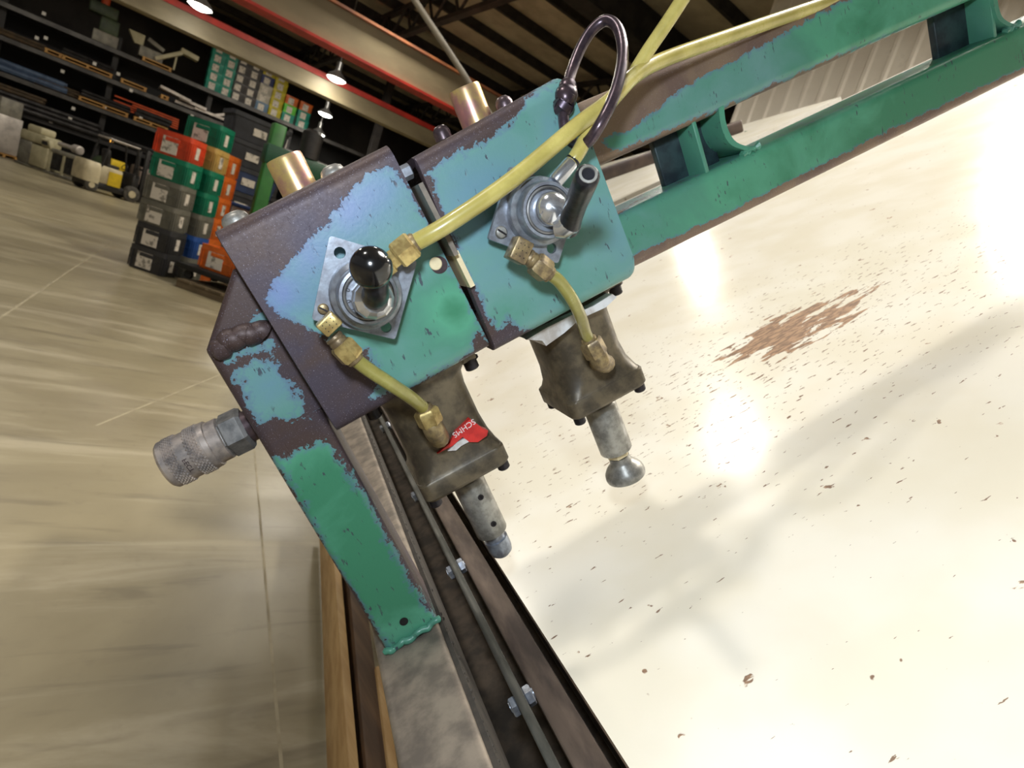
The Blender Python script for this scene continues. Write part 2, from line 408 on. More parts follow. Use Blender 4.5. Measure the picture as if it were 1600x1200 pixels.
# overhead crane: two cream girders with red flanges
M['crane_cream'] = simple('crane_cream_paint', S(146, 134, 106), S(124, 112, 88), .5, 0, 1.2, stretch=(.4, 1, 1))
M['crane_red'] = simple('crane_red_paint', S(196, 52, 38), S(164, 40, 30), .45, 0, 2)
M['crane_orange'] = simple('crane_rail_rust', S(150, 92, 54), S(110, 66, 44), .5, 0, 2)
q = wy(480, 110, 21.0); z1 = q.z
cg = thing('crane_girder', 'cream overhead crane girder with a bright red flange, just above the crate racks', 'crane', (0, 21, z1), frame='w')
part('web', MB().box((-14, -.16, -.46), (XWALL-.1, .16, -.04)), M['crane_cream'], cg, ang=None)
part('flange', MB().box((-14, -.18, -.03), (XWALL-.1, .18, .13)), M['crane_red'], cg, 'bright red top flange', ang=None)
part('lower_flange', MB().box((-14, -.24, -.52), (XWALL-.1, .24, -.46)), M['crane_cream'], cg, ang=None)
q = wy(640, 105, 15.5); z2 = q.z
cg = thing('crane_girder', 'nearer cream overhead crane girder with thin rusty and red edges', 'crane', (0, 15.5, z2), frame='w')
part('web', MB().box((-14, -.16, -.42), (XWALL-.1, .16, .38)), M['crane_cream'], cg, ang=None)
part('lower_flange', MB().box((-14, -.25, -.48), (XWALL-.1, .25, -.42)), M['crane_red'], cg, 'thin red lower flange', ang=None)
part('flange', MB().box((-14, -.25, .38), (XWALL-.1, .25, .44)), M['crane_orange'], cg, 'rusty upper flange', ang=None)
# ================================================================ THE CLAMP MACHINE (machine frame: b along the beam, a away, c up off the table)
def sdf(poly, x, y):
    d = 1e9; ins = False; n = len(poly)
    for i in range(n):
        x0, y0 = poly[i-1]; x1, y1 = poly[i]
        ex, ey = x1-x0, y1-y0; t = max(0, min(1, ((x-x0)*ex+(y-y0)*ey)/(ex*ex+ey*ey+1e-12)))
        dd = (x-x0-ex*t)**2+(y-y0-ey*t)**2
        if dd < d: d = dd
        if (y0 > y) != (y1 > y) and x < (x1-x0)*(y-y0)/(y1-y0)+x0: ins = not ins
    d = math.sqrt(d); return -d if ins else d
def facepoly(px, a): return [(lambda q: (q.x, q.z))(pa(x, y, a)) for x, y in px]
def paint_wear(o, polys, tones, base_tone=.5, width=.011, amax=None, edge=.5):
    """Bake where the paint has gone (wear) and how green, or blue with flash sheen, it is (tone) into the mesh, in the face's own plane."""
    me = o.data; b0 = BASE[o.name]; n = len(me.vertices)
    wv = [0.0]*n; tv = [0.0]*n
    for i, v in enumerate(me.vertices):
        x, y = v.co.x+b0.x, v.co.z+b0.z
        s_ = min(sdf(p, x, y) for p in polys) if polys else -.05
        w = edge + s_/width
        if amax is not None and v.co.y+b0.y > amax: w = max(w, .95)
        wv[i] = max(-.3, min(1.4, w))
        t = base_tone
        for cx, cy, r, k in tones:
            t += k*math.exp(-((x-cx)**2+(y-cy)**2)/(r*r))
        tv[i] = t
    me.attributes.new('wear', 'FLOAT', 'POINT').data.foreach_set('value', wv)
    me.attributes.new('tone', 'FLOAT', 'POINT').data.foreach_set('value', tv)
def tb(px, py, a, r, k): q = pa(px, py, a); return (q.x, q.z, r, k)

AL, AR = .332, .328          # front planes of the two housings
def housing(TL, TR, BR, BL, a0, D=.104, nb=84, nc=96, r=.0075, th=.005, corner=0):
    """Square tube, its long axis along the beam, with rounded bends top and bottom; open ends."""
    TL, TR, BR, BL = [(q.x, q.z) for q in (TL, TR, BR, BL)]
    H = .119
    def prof(ins, dense):
        lo, hi, f, bk = ins, H-ins, ins, D-ins; rr = max(r-ins, .0025); pts = []
        k = nc if dense else 6
        for i in range(k+1): pts.append((f, hi-rr-(hi-lo-2*rr)*i/k))           # down the front
        for cx, cy, s0 in ((f+rr, lo+rr, 180), (bk-rr, lo+rr, 270), (bk-rr, hi-rr, 0), (f+rr, hi-rr, 90)):
            for i in range(0 if s0 != 180 else 1, 6):
                an = math.radians(s0+90*i/5); pts.append((cx+rr*math.cos(an), cy+rr*math.sin(an)))
        return pts[:-1]
    def ring(s_, pr):
        out = []
        for da, h in pr:
            t = h/H
            bL = BL[0]+(TL[0]-BL[0])*t; bR = BR[0]+(TR[0]-BR[0])*t
            cL = BL[1]+(TL[1]-BL[1])*t; cR = BR[1]+(TR[1]-BR[1])*t
            cc = cL+(cR-cL)*s_; k = corner/(bR-bL) if corner else 1
            if corner and s_ > 1-k:
                q_ = min(1, (s_-1+k)/k); cc += (1-2*t)*corner*(1-math.sqrt(max(0, 1-q_*q_)))
            out.append(Vector((bL+(bR-bL)*s_, a0+da, cc)))
        return out
    po = prof(0, True); pi = prof(th, True)
    rings = [ring(.004, [(d+.0006, h) for d, h in po])] + [ring(i/nb, po) for i in range(nb+1)] + [ring(1, pi), ring(0, pi)]
    rings[1] = ring(.008, po)
    return MB().loft(rings, close=True)

def plate_holes(outer, holes, fn, d0, d1):
    bm = bmesh.new(); loops = [outer]+holes; es = []
    for lp in loops:
        vs = [bm.verts.new((u, v, 0)) for u, v in lp]
        es += [bm.edges.new((vs[i-1], vs[i])) for i in range(len(vs))]
    bmesh.ops.triangle_fill(bm, use_beauty=True, use_dissolve=False, edges=es)
    bm.verts.ensure_lookup_table()
    mb = MB(); co = [(v.co.x, v.co.y) for v in bm.verts]; n = len(co)
    fs = [[v.index for v in f.verts] for f in bm.faces]; bm.verts.index_update()
    fs = [[v.index for v in f.verts] for f in bm.faces]
    mb.add([fn(u, v, d0) for u, v in co]+[fn(u, v, d1) for u, v in co], fs+[[i+n for i in reversed(f)] for f in fs])
    k = 0
    for lp in loops:
        m = len(lp); mb.f += [[k+i, k+(i+1) % m, n+k+(i+1) % m, n+k+i] for i in range(m)]; k += m
    bm.free(); return mb
def circ(cx, cy, r, n=20): return [(cx+r*math.cos(2*math.pi*i/n), cy+r*math.sin(2*math.pi*i/n)) for i in range(n)]
def bc(u, v, d): return Vector((u, d, v))
def hexnut(mb, p0, p1, r, tw=0, ch=.12):
    p0, p1 = Vector(p0), Vector(p1); L = (p1-p0).length
    return mb.lathe(p0, p1-p0, [(0, r*.86), (r*ch, r), (L-r*ch, r), (L, r*.86)], 6, twist=tw)

# ---- the gantry: housings, beams, strut
gantry = thing('clamp_gantry', 'worn teal steel clamp gantry with two square housings and twin beams over a cream table', 'machine', (0, .37, -.03))
lh = part('valve_housing', housing(pa(332, 362, AL), pa(606, 224, AL), pa(768, 543, AL), pa(527, 678, AL), AL), M['paint'], gantry,
          'square housing worn to purple brown steel on its left half')
paint_wear(lh, [facepoly([(608, 258), (585, 268), (562, 280), (548, 300), (528, 322), (512, 345), (490, 368), (468, 388), (447, 418), (424, 440), (418, 468), (436, 494), (468, 508), (500, 522), (530, 540), (572, 550), (592, 572), (588, 600), (578, 622), (640, 606), (712, 572), (738, 548), (745, 520), (764, 534), (700, 412), (640, 296)], AL)],
           [tb(590, 290, AL, .014, .3), tb(545, 330, AL, .014, .35), tb(445, 455, AL, .016, .4), tb(715, 480, AL, .016, -.35), tb(690, 540, AL, .03, -.12), tb(490, 395, AL, .012, .25)], .5)  # bluer spots stand in for flash sheen on the housing
rh = part('valve_housing', housing(pa(646, 244, AR), pa(884, 112, AR), pa(1000, 430, AR), pa(775, 551, AR), AR, nb=110, corner=.0055), M['paint'], gantry,
          'square housing still mostly covered in teal paint')
paint_wear(rh, [facepoly([(668, 270), (690, 250), (730, 234), (765, 212), (795, 196), (812, 176), (822, 150), (900, 100), (1010, 440), (870, 520), (812, 520), (796, 500), (778, 520), (762, 500), (720, 400)], AR)],
           [tb(720, 300, AR, .03, .12), tb(900, 400, AR, .05, -.05), tb(800, 500, AR, .02, -.1)], .55)
ug = MB()
q = pa(686, 414, AL); q2 = pa(680.5, 412, AL)
part('drilled_hole', ug.lathe((q.x, AL-.0004, q.z), (0, 1, 0), [(0, .0047), (.0012, .0047)], 24), M['steel_dark'], gantry, 'drilled hole with a dark rim')
part('pin', MB().lathe((q2.x, AL-.0009, q2.z), (0, 1, 0), [(0, .0031), (.0003, .0035), (.0015, .0035)], 20), M['cream_plug'], gantry, 'cream coloured pin end')
# spacer bolt and stand-in strips in the gap between the housings
p0 = pa(621, 276, AL+.004); p1 = pa(642, 266, AL+.004)
part('spacer_nut', hexnut(MB(), p0, p1, .0042), M['zinc'], gantry, 'small bright nut in the gap')
p0 = pa(646, 292, AL+.006); p1 = pa(700, 398, AL+.006)
part('gap_strip', MB().obox((p0+p1)/2, (p1-p0).normalized(), (0, 1, 0), (p1-p0).normalized().cross(Vector((0, 1, 0))), ((p1-p0).length/2, .02, .0013)), M['rail'], gantry)  # strip standing in for a lit inner face seen in the gap
p0 = pa(704, 393, AL+.004); p1 = pa(730, 446, AL+.004)
part('gap_strip', MB().obox((p0+p1)/2, (p1-p0).normalized(), (0, 1, 0), (p1-p0).normalized().cross(Vector((0, 1, 0))), ((p1-p0).length/2, .012, .0014)), M['cream_plug'], gantry, 'cream strip in the gap')  # strip standing in for the cream table seen through the gap

def beam(b0, b1, c0, c1, a0, D, r, nb, front=14):
    def prof():
        pts = []
        for i in range(front+1): pts.append((0, c1-r-(c1-c0-2*r)*i/front))
        for cx, cy, s0 in ((r, c0+r, 180), (D-r, c0+r, 270), (D-r, c1-r, 0), (r, c1-r, 90)):
            for i in range(0 if s0 != 180 else 1, 6):
                an = math.radians(s0+90*i/5); pts.append((cx+r*math.cos(an), cy+r*math.sin(an)))
        return pts[:-1]
    pr = prof(); rings = []
    for i in range(nb+1):
        b = b0+(b1-b0)*(i/nb)**1.5
        rings.append([Vector((b, a0+da, c)) for da, c in pr])
    return MB().loft(rings)
AB = .362
ub = part('upper_beam', beam(.168, 1.5, -.0245, .0148, AB, .042, .0065, 130), M['paint'], gantry, 'upper square tube beam worn brown along its top')
paint_wear(ub, [facepoly([(935, 218), (975, 205), (1004, 190), (1040, 158), (1066, 138), (1113, 112), (1196, 68), (1282, 20), (1352, -14), (1480, -75), (1700, -180), (2400, -450), (2400, -300), (1600, -14), (1500, 12), (1300, 92), (1150, 160), (1045, 203), (960, 238)], AB)],
           [tb(1050, 190, AB, .02, .1), tb(1120, 150, AB, .025, .15), tb(1200, 100, AB, .03, .1), tb(1350, 60, AB, .06, -.2), tb(1500, 0, AB, .08, -.2)], .38, .009)
lb = part('lower_beam', beam(.168, 1.5, -.0935, -.0565, AB, .042, .0055, 130), M['paint'], gantry, 'lower square tube beam in green paint with a bare bottom edge')
paint_wear(lb, [facepoly([(960, 338), (1010, 312), (1110, 264), (1560, 52), (2400, -330), (2400, -250), (1600, 105), (1400, 198), (1200, 300), (1100, 350), (1020, 385), (940, 425)], AB)],
           [tb(1000, 370, AB, .03, .12), tb(1350, 220, AB, .12, -.12), tb(1550, 100, AB, .12, -.25)], .27, .006)
M['web_shaded'] = simple('dark_shaded_web_paint', S(52, 72, 76), S(34, 44, 52), .45, .1, 60, .2)  # dark web paint with the shade between the beams put into its colour
for o_ in (ub, lb): o_.data.attributes.new('bounce_lit_bare', 'FLOAT', 'POINT').data.foreach_set('value', [1.0]*len(o_.data.vertices))  # bare steel on the beams lightened to stand in for bounced and overhead light
def bracket(px0, px1, pxm, py_mid, bend=1):
    """A stub of I-section between the beams: two flanges, a web set back, a curved weld."""
    b0 = pa(px0, py_mid, AB).x; b1 = pa(px1, py_mid, AB).x; bm_ = pa(pxm, py_mid, AB).x
    lo, hi = -.0585, -.0225; g = []
    o = part('spacer_web', MB().box((b0, AB+.022, lo), (b1, AB+.028, hi), .001), M['web_shaded'], gantry)
    o = part('spacer_rib', MB().box((bm_-.0016, AB+.003, lo), (bm_+.0016, AB+.034, hi), .0008), M['paint'], gantry); g.append(o)
    pts = [Vector((b1-.004, AB+.02, hi+.002)), Vector((b1-.006, AB+.02, -.034)), Vector((b1-.003, AB+.02, -.046)), Vector((b1+.006, AB+.02, -.0535)), Vector((b1+.013, AB+.02, -.057))]
    rings = []
    for i, p in enumerate(spline(pts, 5)):
        w = .0022; rings.append([p+Vector((-w, -.019, w*.2)), p+Vector((w, -.019, w*.4)), p+Vector((w, .018, w*.4)), p+Vector((-w, .018, w*.2))])
    o = part('spacer_flange', MB().loft(rings), M['paint'], gantry); g.append(o)
    w = [Vector((b1+.011+.002*math.sin(i*1.7), AB+.003+.001*math.sin(i*2.9), -.0555-.0012*math.cos(i*1.3)+(i/14)*-.001)) + Vector(((i-7)*.0011, 0, 0)) for i in range(15)]
    o = part('weld_bead', MB().tube(w, [.0022+.0007*math.sin(i*2.2) for i in range(15)], 8), M['paint'], gantry); g.append(o)
    for o in g: paint_wear(o, [], [], .3)
bracket(1049, 1150, 1096, 215)
bracket(1506, 1570, 1560, 30)

# strut from the housings down to the rail
AS = .350
spoly = roundpoly([(-.066, -.244), (-.066, -.028), (-.034, .004), (.02, .004), (.02, -.075), (-.028, -.088), (-.028, -.244)][::-1], .003)
def strutmesh():
    mb = MB(); rows = []
    nb_, n = 26, 150
    def left(c): return -.066 if c < -.028 else min(-.066+(c+.028), -.02)
    def right(c): return -.0285 if c < -.082 else .02
    rings = []
    for i in range(n+1):
        c = -.245+(.004+.245)*i/n; L, R = left(c), right(c); r = .0045
        ring = []
        for j in range(nb_+1): ring.append(Vector((L+r+(R-L-2*r)*j/nb_, AS, c)))
        for cx, ca, s0 in ((R-r, AS+r, -90), (R-r, AS+.060-r, 0), (L+r, AS+.060-r, 90), (L+r, AS+r, 180)):
            for k in range(1 if s0 == -90 else 0, 5):
                an = math.radians(s0+90*k/4); ring.append(Vector((cx+r*math.cos(an), ca+r*math.sin(an), c)))
        rings.append(ring[:-1])
    return mb.loft(rings)
st = part('strut', strutmesh(), M['paint'], gantry, 'square tube strut, paint gone round the weld and green below')
paint_wear(st, [facepoly([(368, 585), (395, 556), (420, 562), (452, 596), (468, 632), (474, 650), (445, 662), (425, 655), (405, 658), (388, 630)], AS),
                facepoly([(352, 566), (375, 545), (420, 535), (440, 575), (456, 600), (480, 640), (488, 650), (470, 650), (452, 596), (420, 552), (380, 556)], AS),
                facepoly([(425, 718), (470, 700), (515, 690), (545, 740), (580, 790), (610, 850), (640, 905), (672, 950), (700, 985), (612, 1030), (560, 935), (520, 880), (470, 790)], AS),
                facepoly([(372, 515), (410, 485), (425, 500), (405, 515)], AS)],
           [tb(415, 590, AS, .02, .15), tb(450, 640, AS, .02, .1), tb(560, 800, AS, .06, -.45), tb(630, 920, AS, .05, -.4)], .5, .015, amax=AS+.0052)
def weld(pts, r0, name='weld_bead', n=40):
    P = spline(pts, 12); R = [r0*(1+.07*math.sin(i*.55)+.03*math.sin(i*1.3+1)) for i in range(len(P))]
    P = [p+Vector((.0006*math.sin(i*.8), .0004*math.sin(i*1.1), .0008*math.sin(i*.6+1))) for i, p in enumerate(P)]
    R[0] *= .6; R[-1] *= .55
    return MB().tube(P, R, 14)
o = part('weld_bead', weld([pa(340, 552, AS-.0005), pa(358, 532, AS-.001), pa(385, 523, AS-.001), pa(414, 517, AS)], .0058), M['paint'], gantry, 'fat lumpy weld across the strut')
paint_wear(o, [[(9, 9), (9.1, 9), (9, 9.1)]], [], .4)
q = pa(631, 971, AS)
part('drilled_hole', MB().lathe((q.x, AS-.0003, q.z), (0, 1, 0), [(0, .0028), (.001, .0028)], 18), M['black'], gantry)
o = part('weld_bead', weld([pa(600, 1022, AS-.001), pa(630, 1004, AS-.002), pa(660, 985, AS-.002), pa(688, 966, AS-.001)], .0022), M['paint'], gantry, 'weld along the foot of the strut')
paint_wear(o, [], [], .3)
# ring of bent rod for the air lines
hook_pts = [(880, 166, .3275), (884, 146, .330), (893, 112, .338), (908, 74, .342), (926, 46, .342), (947, 32, .338), (965, 44, .330), (973, 78, .320), (969, 116, .311), (957, 156, .304), (938, 194, .3015), (918, 222, .308), (900, 225, .317), (886, 212, .3215), (881, 190, .3235), (880, 168, .3255)]
part('hose_ring', MB().tube(spline([pa(*h) for h in hook_pts], 8), .0031, 16), M['hook'], gantry, 'bent steel rod ring welded to the housing corner')
part('weld_bead', weld([pa(879, 172, .3255), pa(883, 152, .3255), pa(889, 138, .330)], .0056), M['hook'], gantry, 'weld holding the rod ring')
# zinc bosses and button screws on top of the housings
for x0, y0, x1, y1, r in ((465, 290, 453.5, 242, .0103), (738, 172, 724.5, 137.5, .0098)):
    p = pa(x0, y0, .378); p2 = pa(x1, y1, .378); c1 = p2.z
    mb = MB().lathe((p.x, .378, p.z-.012), (0, 0, 1), [(0, r), (c1-p.z+.0105, r), (c1-p.z+.012, r*.96), (c1-p.z+.012, r*.72), (c1-p.z+.004, r*.7)], 36)
    part('threaded_boss', mb, M['gold_zinc'], gantry, 'yellow zinc plated boss standing on the housing')
for x, y, r in ((364, 337, .0075), (517, 264, .0072), (685, 196, .0052), (783, 150, .0054)):
    p = pa(x, y, .372)-Vector((0, 0, .002 if x < 600 else .0042))
    part('button_screw', MB().lathe((p.x, .372, p.z-.004), (0, 0, 1), [(0, r), (.004, r), (.0062, r*.85), (.0078, r*.5), (.0082, 0.0004)], 20), M['steel_grey'] if x < 600 else M['steel_dark'], gantry)

# ---- air cylinders
def cyl(bc_, ac, foot, label, nm='air_cylinder'):
    t = thing(nm, label, 'air cylinder', (bc_, ac, -.16))
    top, bot = -.0915, -.1685
    def sq(c, h, r, n=5): return [Vector((bc_+u, ac+v, c)) for u, v in rrect(2*h, 2*h, r, n)]
    part('body', MB().loft([sq(top, .029, .004), sq(top-.005, .029, .004), sq(top-.0065, .028, .006), sq(top-.011, .0268, .013), sq(top-.02, .0262, .017), sq(-.136, .0264, .018), sq(-.147, .0273, .016), sq(-.1535, .0287, .011), sq(-.1555, .0292, .008)]), M['cast'], t)
    part('end_cap', MB().loft([sq(-.1555, .0294, .007), sq(-.1565, .0300, .006), sq(bot+.002, .0300, .006), sq(bot, .0285, .006), sq(bot-.0005, .012, .0115), sq(bot-.006, .0115, .0112), sq(bot-.0065, .009, .0088)]), M['cast'], t)
    for sx in (-1, 1):
        for sy in (-1, 1):
            p = Vector((bc_+sx*.0245, ac+sy*.0235, bot))
            part('cap_screw', MB().lathe(p+Vector((0, 0, .001)), (0, 0, -1), [(0, .0041), (.0052, .0041), (.006, .0034), (.006, .0018), (.004, .0016)], 14), M['bolt_dark'], t)
    part('mount_flange', MB().box((bc_-.036, ac-.026, top-.0065), (bc_+.037, ac+.026, top-.0005), .001), M['cast'], t)
    for sx in (-1, 1):
        p = Vector((bc_+sx*.033, ac-.020, top-.006))
        part('flange_screw', MB().lathe(p, (0, 0, -1), [(0, .0062), (.0012, .0062), (.0013, .0045), (.0065, .0045), (.0072, .0038)], 14), M['bolt_dark'], t)
    part('rod', MB().lathe((bc_+.0012, ac, bot), (0, 0, -1), [(0, .0062), (.018, .0062)], 18), M['chrome'], t)
    return t
cl = cyl(.0290, .380, 0, 'oily cast air cylinder under the left housing with a torn red label')
cr = cyl(.1390, .384, 1, 'oily cast air cylinder under the right housing with a flared foot')
def knuckle(t, b, a, c0, c1, r): return part('rod_coupler', MB().lathe((b, a, c0), (0, 0, -1), [(0, r*.72), (.0008, r*.9), (.003, r), (c0-c1-.001, r), (c0-c1, r*.95)], 28), M['steel_grey'], t)
knuckle(cl, .0305, .380, -.1775, -.2235, .0112)
part('rod_tip', MB().lathe((.0305, .380, -.2235), (0, 0, -1), [(0, .0072), (.006, .0072), (.0062, .0086), (.014, .0086), (.018, .0076), (.0205, .0048), (.021, .0005)], 24), M['zinc'], cl, 'round nosed steel tip')
for cz in (-.190, -.2125):
    part('set_screw', MB().lathe((.0325, .380-.0111, cz), (0, -1, 0), [(0, .0021), (.0004, .0021), (.0004, .0012), (0, .001)], 12), M['bolt_dark'], cl)
knuckle(cr, .1400, .384, -.1775, -.2180, .0122)
part('lock_nut', hexnut(MB(), (.1400, .384, -.2180), (.1400, .384, -.2235), .0085), M['cream_plug'], cr, 'pale lock nut')
part('foot_pad', MB().lathe((.1400, .384, -.2235), (0, 0, -1), [(0, .0078), (.0035, .0079), (.0055, .0090), (.0095, .0128), (.0125, .0148), (.0160, .0154), (.0180, .0150), (.0190, .013)], 32), M['steel_grey'], cr, 'flared grey steel foot')
# torn red label with its lettering, on the left cylinder's face
ALB = .380-.0280
lab = facepoly([(683, 708), (702, 692), (712, 672), (734, 654), (742, 660), (754, 669), (762, 672), (760, 680), (746, 690), (733, 690), (722, 682), (706, 696)], ALB)
red = part('torn_label', MB().prism(lab, bc, ALB-.0012, ALB+.006), M['red_label'], cl, 'torn red label', ang=0)
wl = facepoly([(699, 704), (714, 690), (729, 682), (735, 688), (720, 696), (712, 703)], ALB)
part('label_margin', MB().prism(wl, bc, ALB-.0011, ALB+.005), M['gasket'], red, 'white torn margin of the label', ang=0)
vs, fs = text_mesh('SCHMS', .0052, .0002)
o0 = pa(724, 668, ALB); e = (pa(712, 676, ALB)-pa(736, 659, ALB)).normalized(); f = Vector((0, 1, 0)).cross(e)
part('label_lettering', MB().add([Vector((o0.x, ALB-.0014, o0.z)) + e*v.x - f*v.y*(1 if f.z > 0 else -1)*1 + Vector((0, -v.z, 0)) for v in vs], fs), M['white_ink'], red, 'white lettering, upside down', ang=0)
# torn gasket on the right cylinder
gp = facepoly([(822, 530), (852, 512), (890, 493), (925, 478), (955, 459), (962, 464), (945, 480), (905, 498), (880, 520), (852, 540), (846, 532)], .349)
part('gasket', MB().prism(gp, bc, .3475, .400), M['gasket'], cr, 'torn white gasket squeezed out of the joint', ang=0)

# ---- hand valves
AP = .3205
def valve(name, label, quad, base, holes, screws, ap=AP):
    t = thing(name, label, 'valve', pa(base[0], base[1], ap))
    q = facepoly(quad, ap)
    hs = [(lambda h: circ(h.x, h.z, r))(pa(x, y, ap)) for x, y, r in holes]
    part('plate', plate_holes(roundpoly(q, .0016, 3), hs, bc, ap, ap+.0035), M['zinc'], t, 'square zinc plated mounting plate', ang=30)
    for x, y, r in screws:
        p = pa(x, y, ap-.001)
        sc = part('plate_screw', MB().lathe((p.x, ap, p.z), (0, -1, 0), [(0, r), (.0008, r), (.0018, r*.8), (.0022, r*.4), (.0022, .0002)], 18), M['steel_grey'] if x > 600 else M['brass_dirty'], t)
        part('slot', MB().obox((p.x, ap-.0023, p.z), Vector((.6, 0, -.8)), (0, 1, 0), Vector((.8, 0, .6)), (r*.8, .0003, r*.14)), M['bolt_dark'], sc)
    p = pa(base[0], base[1], ap); o = Vector((p.x, ap, p.z))
    part('boss', MB().lathe(o, (0, -1, 0), [(0, .0182), (.003, .0182), (.0055, .0175), (.0068, .0158), (.0075, .0152), (.0115, .0150), (.0135, .0147), (.0148, .0140), (.015, .0126), (.0132, .0122), (.013, .0121)], 48, caps=(False, False)), M['zinc'], t)
    part('clamp_ring', MB().lathe(o+Vector((0, -.0128, 0)), (0, -1, 0), [(-.0005, .0123), (.0022, .0121), (.0026, .0113), (.0018, .0106), (-.0005, .0106)], 48, caps=(False, False)), M['hex'], t, 'brownish retaining ring')
    part('dial', MB().lathe(o+Vector((0, -.0118, 0)), (0, -1, 0), [(0, .0115), (.0014, .0115), (.0014, .0002)], 40), M['zinc'], t)
    return t, o
vl, vo = valve('hand_valve', 'hand valve with a round black ball knob on a square plate, left housing', [(515, 368), (652, 408), (617.5, 530.5), (487, 499.5)], (571, 459),
               [(531, 395, .0029), (603.5, 511.5, .0028)], [(505, 483, .0028)])
p0 = vo+Vector((.0003, -.012, -.0016)); p1 = vo+Vector((.0008, -.0330, -.0012))
lv = part('lever', MB().lathe(p0, p1-p0, [(0, .0098), (.013, .0100), (.017, .0092), (.0195, .0076), (.021, .006)], 12, twist=.2), M['chrome'], vl, 'faceted chrome lever base', ang=20)
kc = pa(580, 418, .268); nk = spline([p1+Vector((0, .006, 0)), (p1+kc)/2+Vector((0, -.002, -.002)), kc], 5)
part('neck', MB().tube(nk, [.0062]*4+[.0056]*4+[.005]*(len(nk)-8), 16), M['lever'], lv)
ball = [(-.0092*math.cos(math.pi*i/22), max(.0092*math.sin(math.pi*i/22), 1e-5)) for i in range(23)]
part('ball_knob', MB().lathe(kc, (nk[-1]-nk[-3]), ball, 40), M['knob'], lv, 'glossy black ball knob', ang=80)
# lettering stamped on the dial
for ang, s_ in ((172, '0'), (140, '0'), (196, '2'), (212, '2')):
    vs, fs = text_mesh(s_, .0034, .0001); an = math.radians(ang); cc = vo+Vector((math.cos(an)*.0102, -.0134, math.sin(an)*.0102))
    part('dial_figure', MB().add([cc+Vector((v.x*math.cos(an+1.57)-v.y*math.sin(an+1.57), -v.z, v.x*math.sin(an+1.57)+v.y*math.cos(an+1.57))) for v in vs], fs), M['bolt_dark'], vl, ang=0)
vr, vo2 = valve('hand_valve', 'hand valve missing its knob, bare threaded lever end, right housing', [(798, 259), (908, 302), (872, 412), (763, 373.5)], (841, 331),
                [(862, 388, .0029), (817, 300, .0028)], [(783.5, 363, .0034)], ap=.3165)
p0 = vo2+Vector((.001, -.012, 0))
lv2 = part('lever', MB().lathe(p0, (0, -1, 0), [(0, .0088), (.006, .0088), (.0085, .0078), (.0108, .0052), (.0118, .001)], 32), M['chrome'], vr, 'domed chrome lever hub')
q0 = pa(888, 356, .298); q1 = pa(899, 322, .28); q2 = pa(918, 275, .250)
part('lever_root', MB().tube([pa(872, 352, .300), pa(884, 352, .297), pa(892, 345, .293)], [.007, .0072, .0066], 12), M['chrome'], lv2)
dd = (q2-q1).normalized()
part('lever_shaft', MB().tube(spline([q0, q1, q2], 6)+[q2+dd*.001, q2+dd*.0018], [.0060, .0060, .0058, .0057, .0056, .0056, .0055, .0055, .0056, .0056, .0056, .0056, .0055, .0050, .0042], 20), M['lever'], lv2, 'blackened lever shaft')
part('thread_end', MB().lathe(q2+dd*.0013, dd, [(0, .0042), (.0009, .0041), (.0010, .0030), (.0002, .0028), (.0003, .0024), (-.0004, .0022), (-.0003, .0017), (-.001, .0004)], 24), M['steel_grey'], lv2, 'bare threaded hole at the lever end')
p0 = pa(866, 285, .308); p1 = pa(893, 254, .309)
part('chrome_fitting', MB().lathe(p0, p1-p0, [(0, .0036), (.001, .0042), ((p1-p0).length-.001, .0042), ((p1-p0).length, .0038)], 20), M['chrome'], vr)
part('fitting_collar', MB().lathe(p1, p1-p0, [(0, .0041), (.0012, .0043), (.0022, .0038)], 18), M['lever'], vr)

# ---- fittings (each screws in by itself) and the yellow air lines
def elbow(name, label, face, a0, nut0, nut1, an, mat_face, mat_nut, dots=True):
    P = [pa(x, y, a0) for x, y in face]; c = sum(P, Vector())/4
    e1 = (P[1]-P[0]); e2 = (P[3]-P[0]); L1, L2 = e1.length/2, e2.length/2; e1.normalize(); e2 = (e2-e1*e2.dot(e1)).normalized()
    t = thing(name, label, 'fitting', c)
    blk = part('elbow_block', MB().obox(c+Vector((0, .0055, 0)), e1, e2, (0, 1, 0), (L1, L2, .0055), .0009), M[mat_face], t)
    for i in (-1, 0, 1):
        for j in (-1, 0, 1):
            q = c+e1*(L1*.5*i)+e2*(L2*.5*j); part('knurl_dot', MB().lathe(q+Vector((0, -.00012, 0)), (0, 1, 0), [(0, .0003), (.0003, .0003)], 8), M['bolt_dark'], blk)
    n0, n1 = pa(*nut0, an), pa(*nut1, an); d = (n1-n0).normalized()
    part('thread', MB().lathe(n0-d*.005, d, [(0, .0043), (.0012, .0047), (.0024, .0043), (.0036, .0047), (.0055, .0044)], 18), M['brass_dirty'], t)
    part('nut', hexnut(MB(), n0, n1, .0066, .3, .2), M[mat_nut], t)
    part('ferrule', MB().lathe(n1-d*.001, d, [(0, .0048), (.0026, .0046), (.0032, .004)], 18), M['brass_dirty'], t)
    return t
elbow('brass_elbow', 'brass elbow with a dimpled square face below the ball knob', [(516, 485), (535, 503), (514, 531.5), (494, 511)], .303, (531, 537), (553, 560), .309, 'brass', 'brass')
elbow('brass_elbow', 'tarnished elbow with a dimpled square face below the knobless valve', [(811.5, 367), (836, 380.5), (820, 417), (797, 402)], .300, (834, 409), (856, 427), .305, 'brass_dirty', 'brass_dirty')
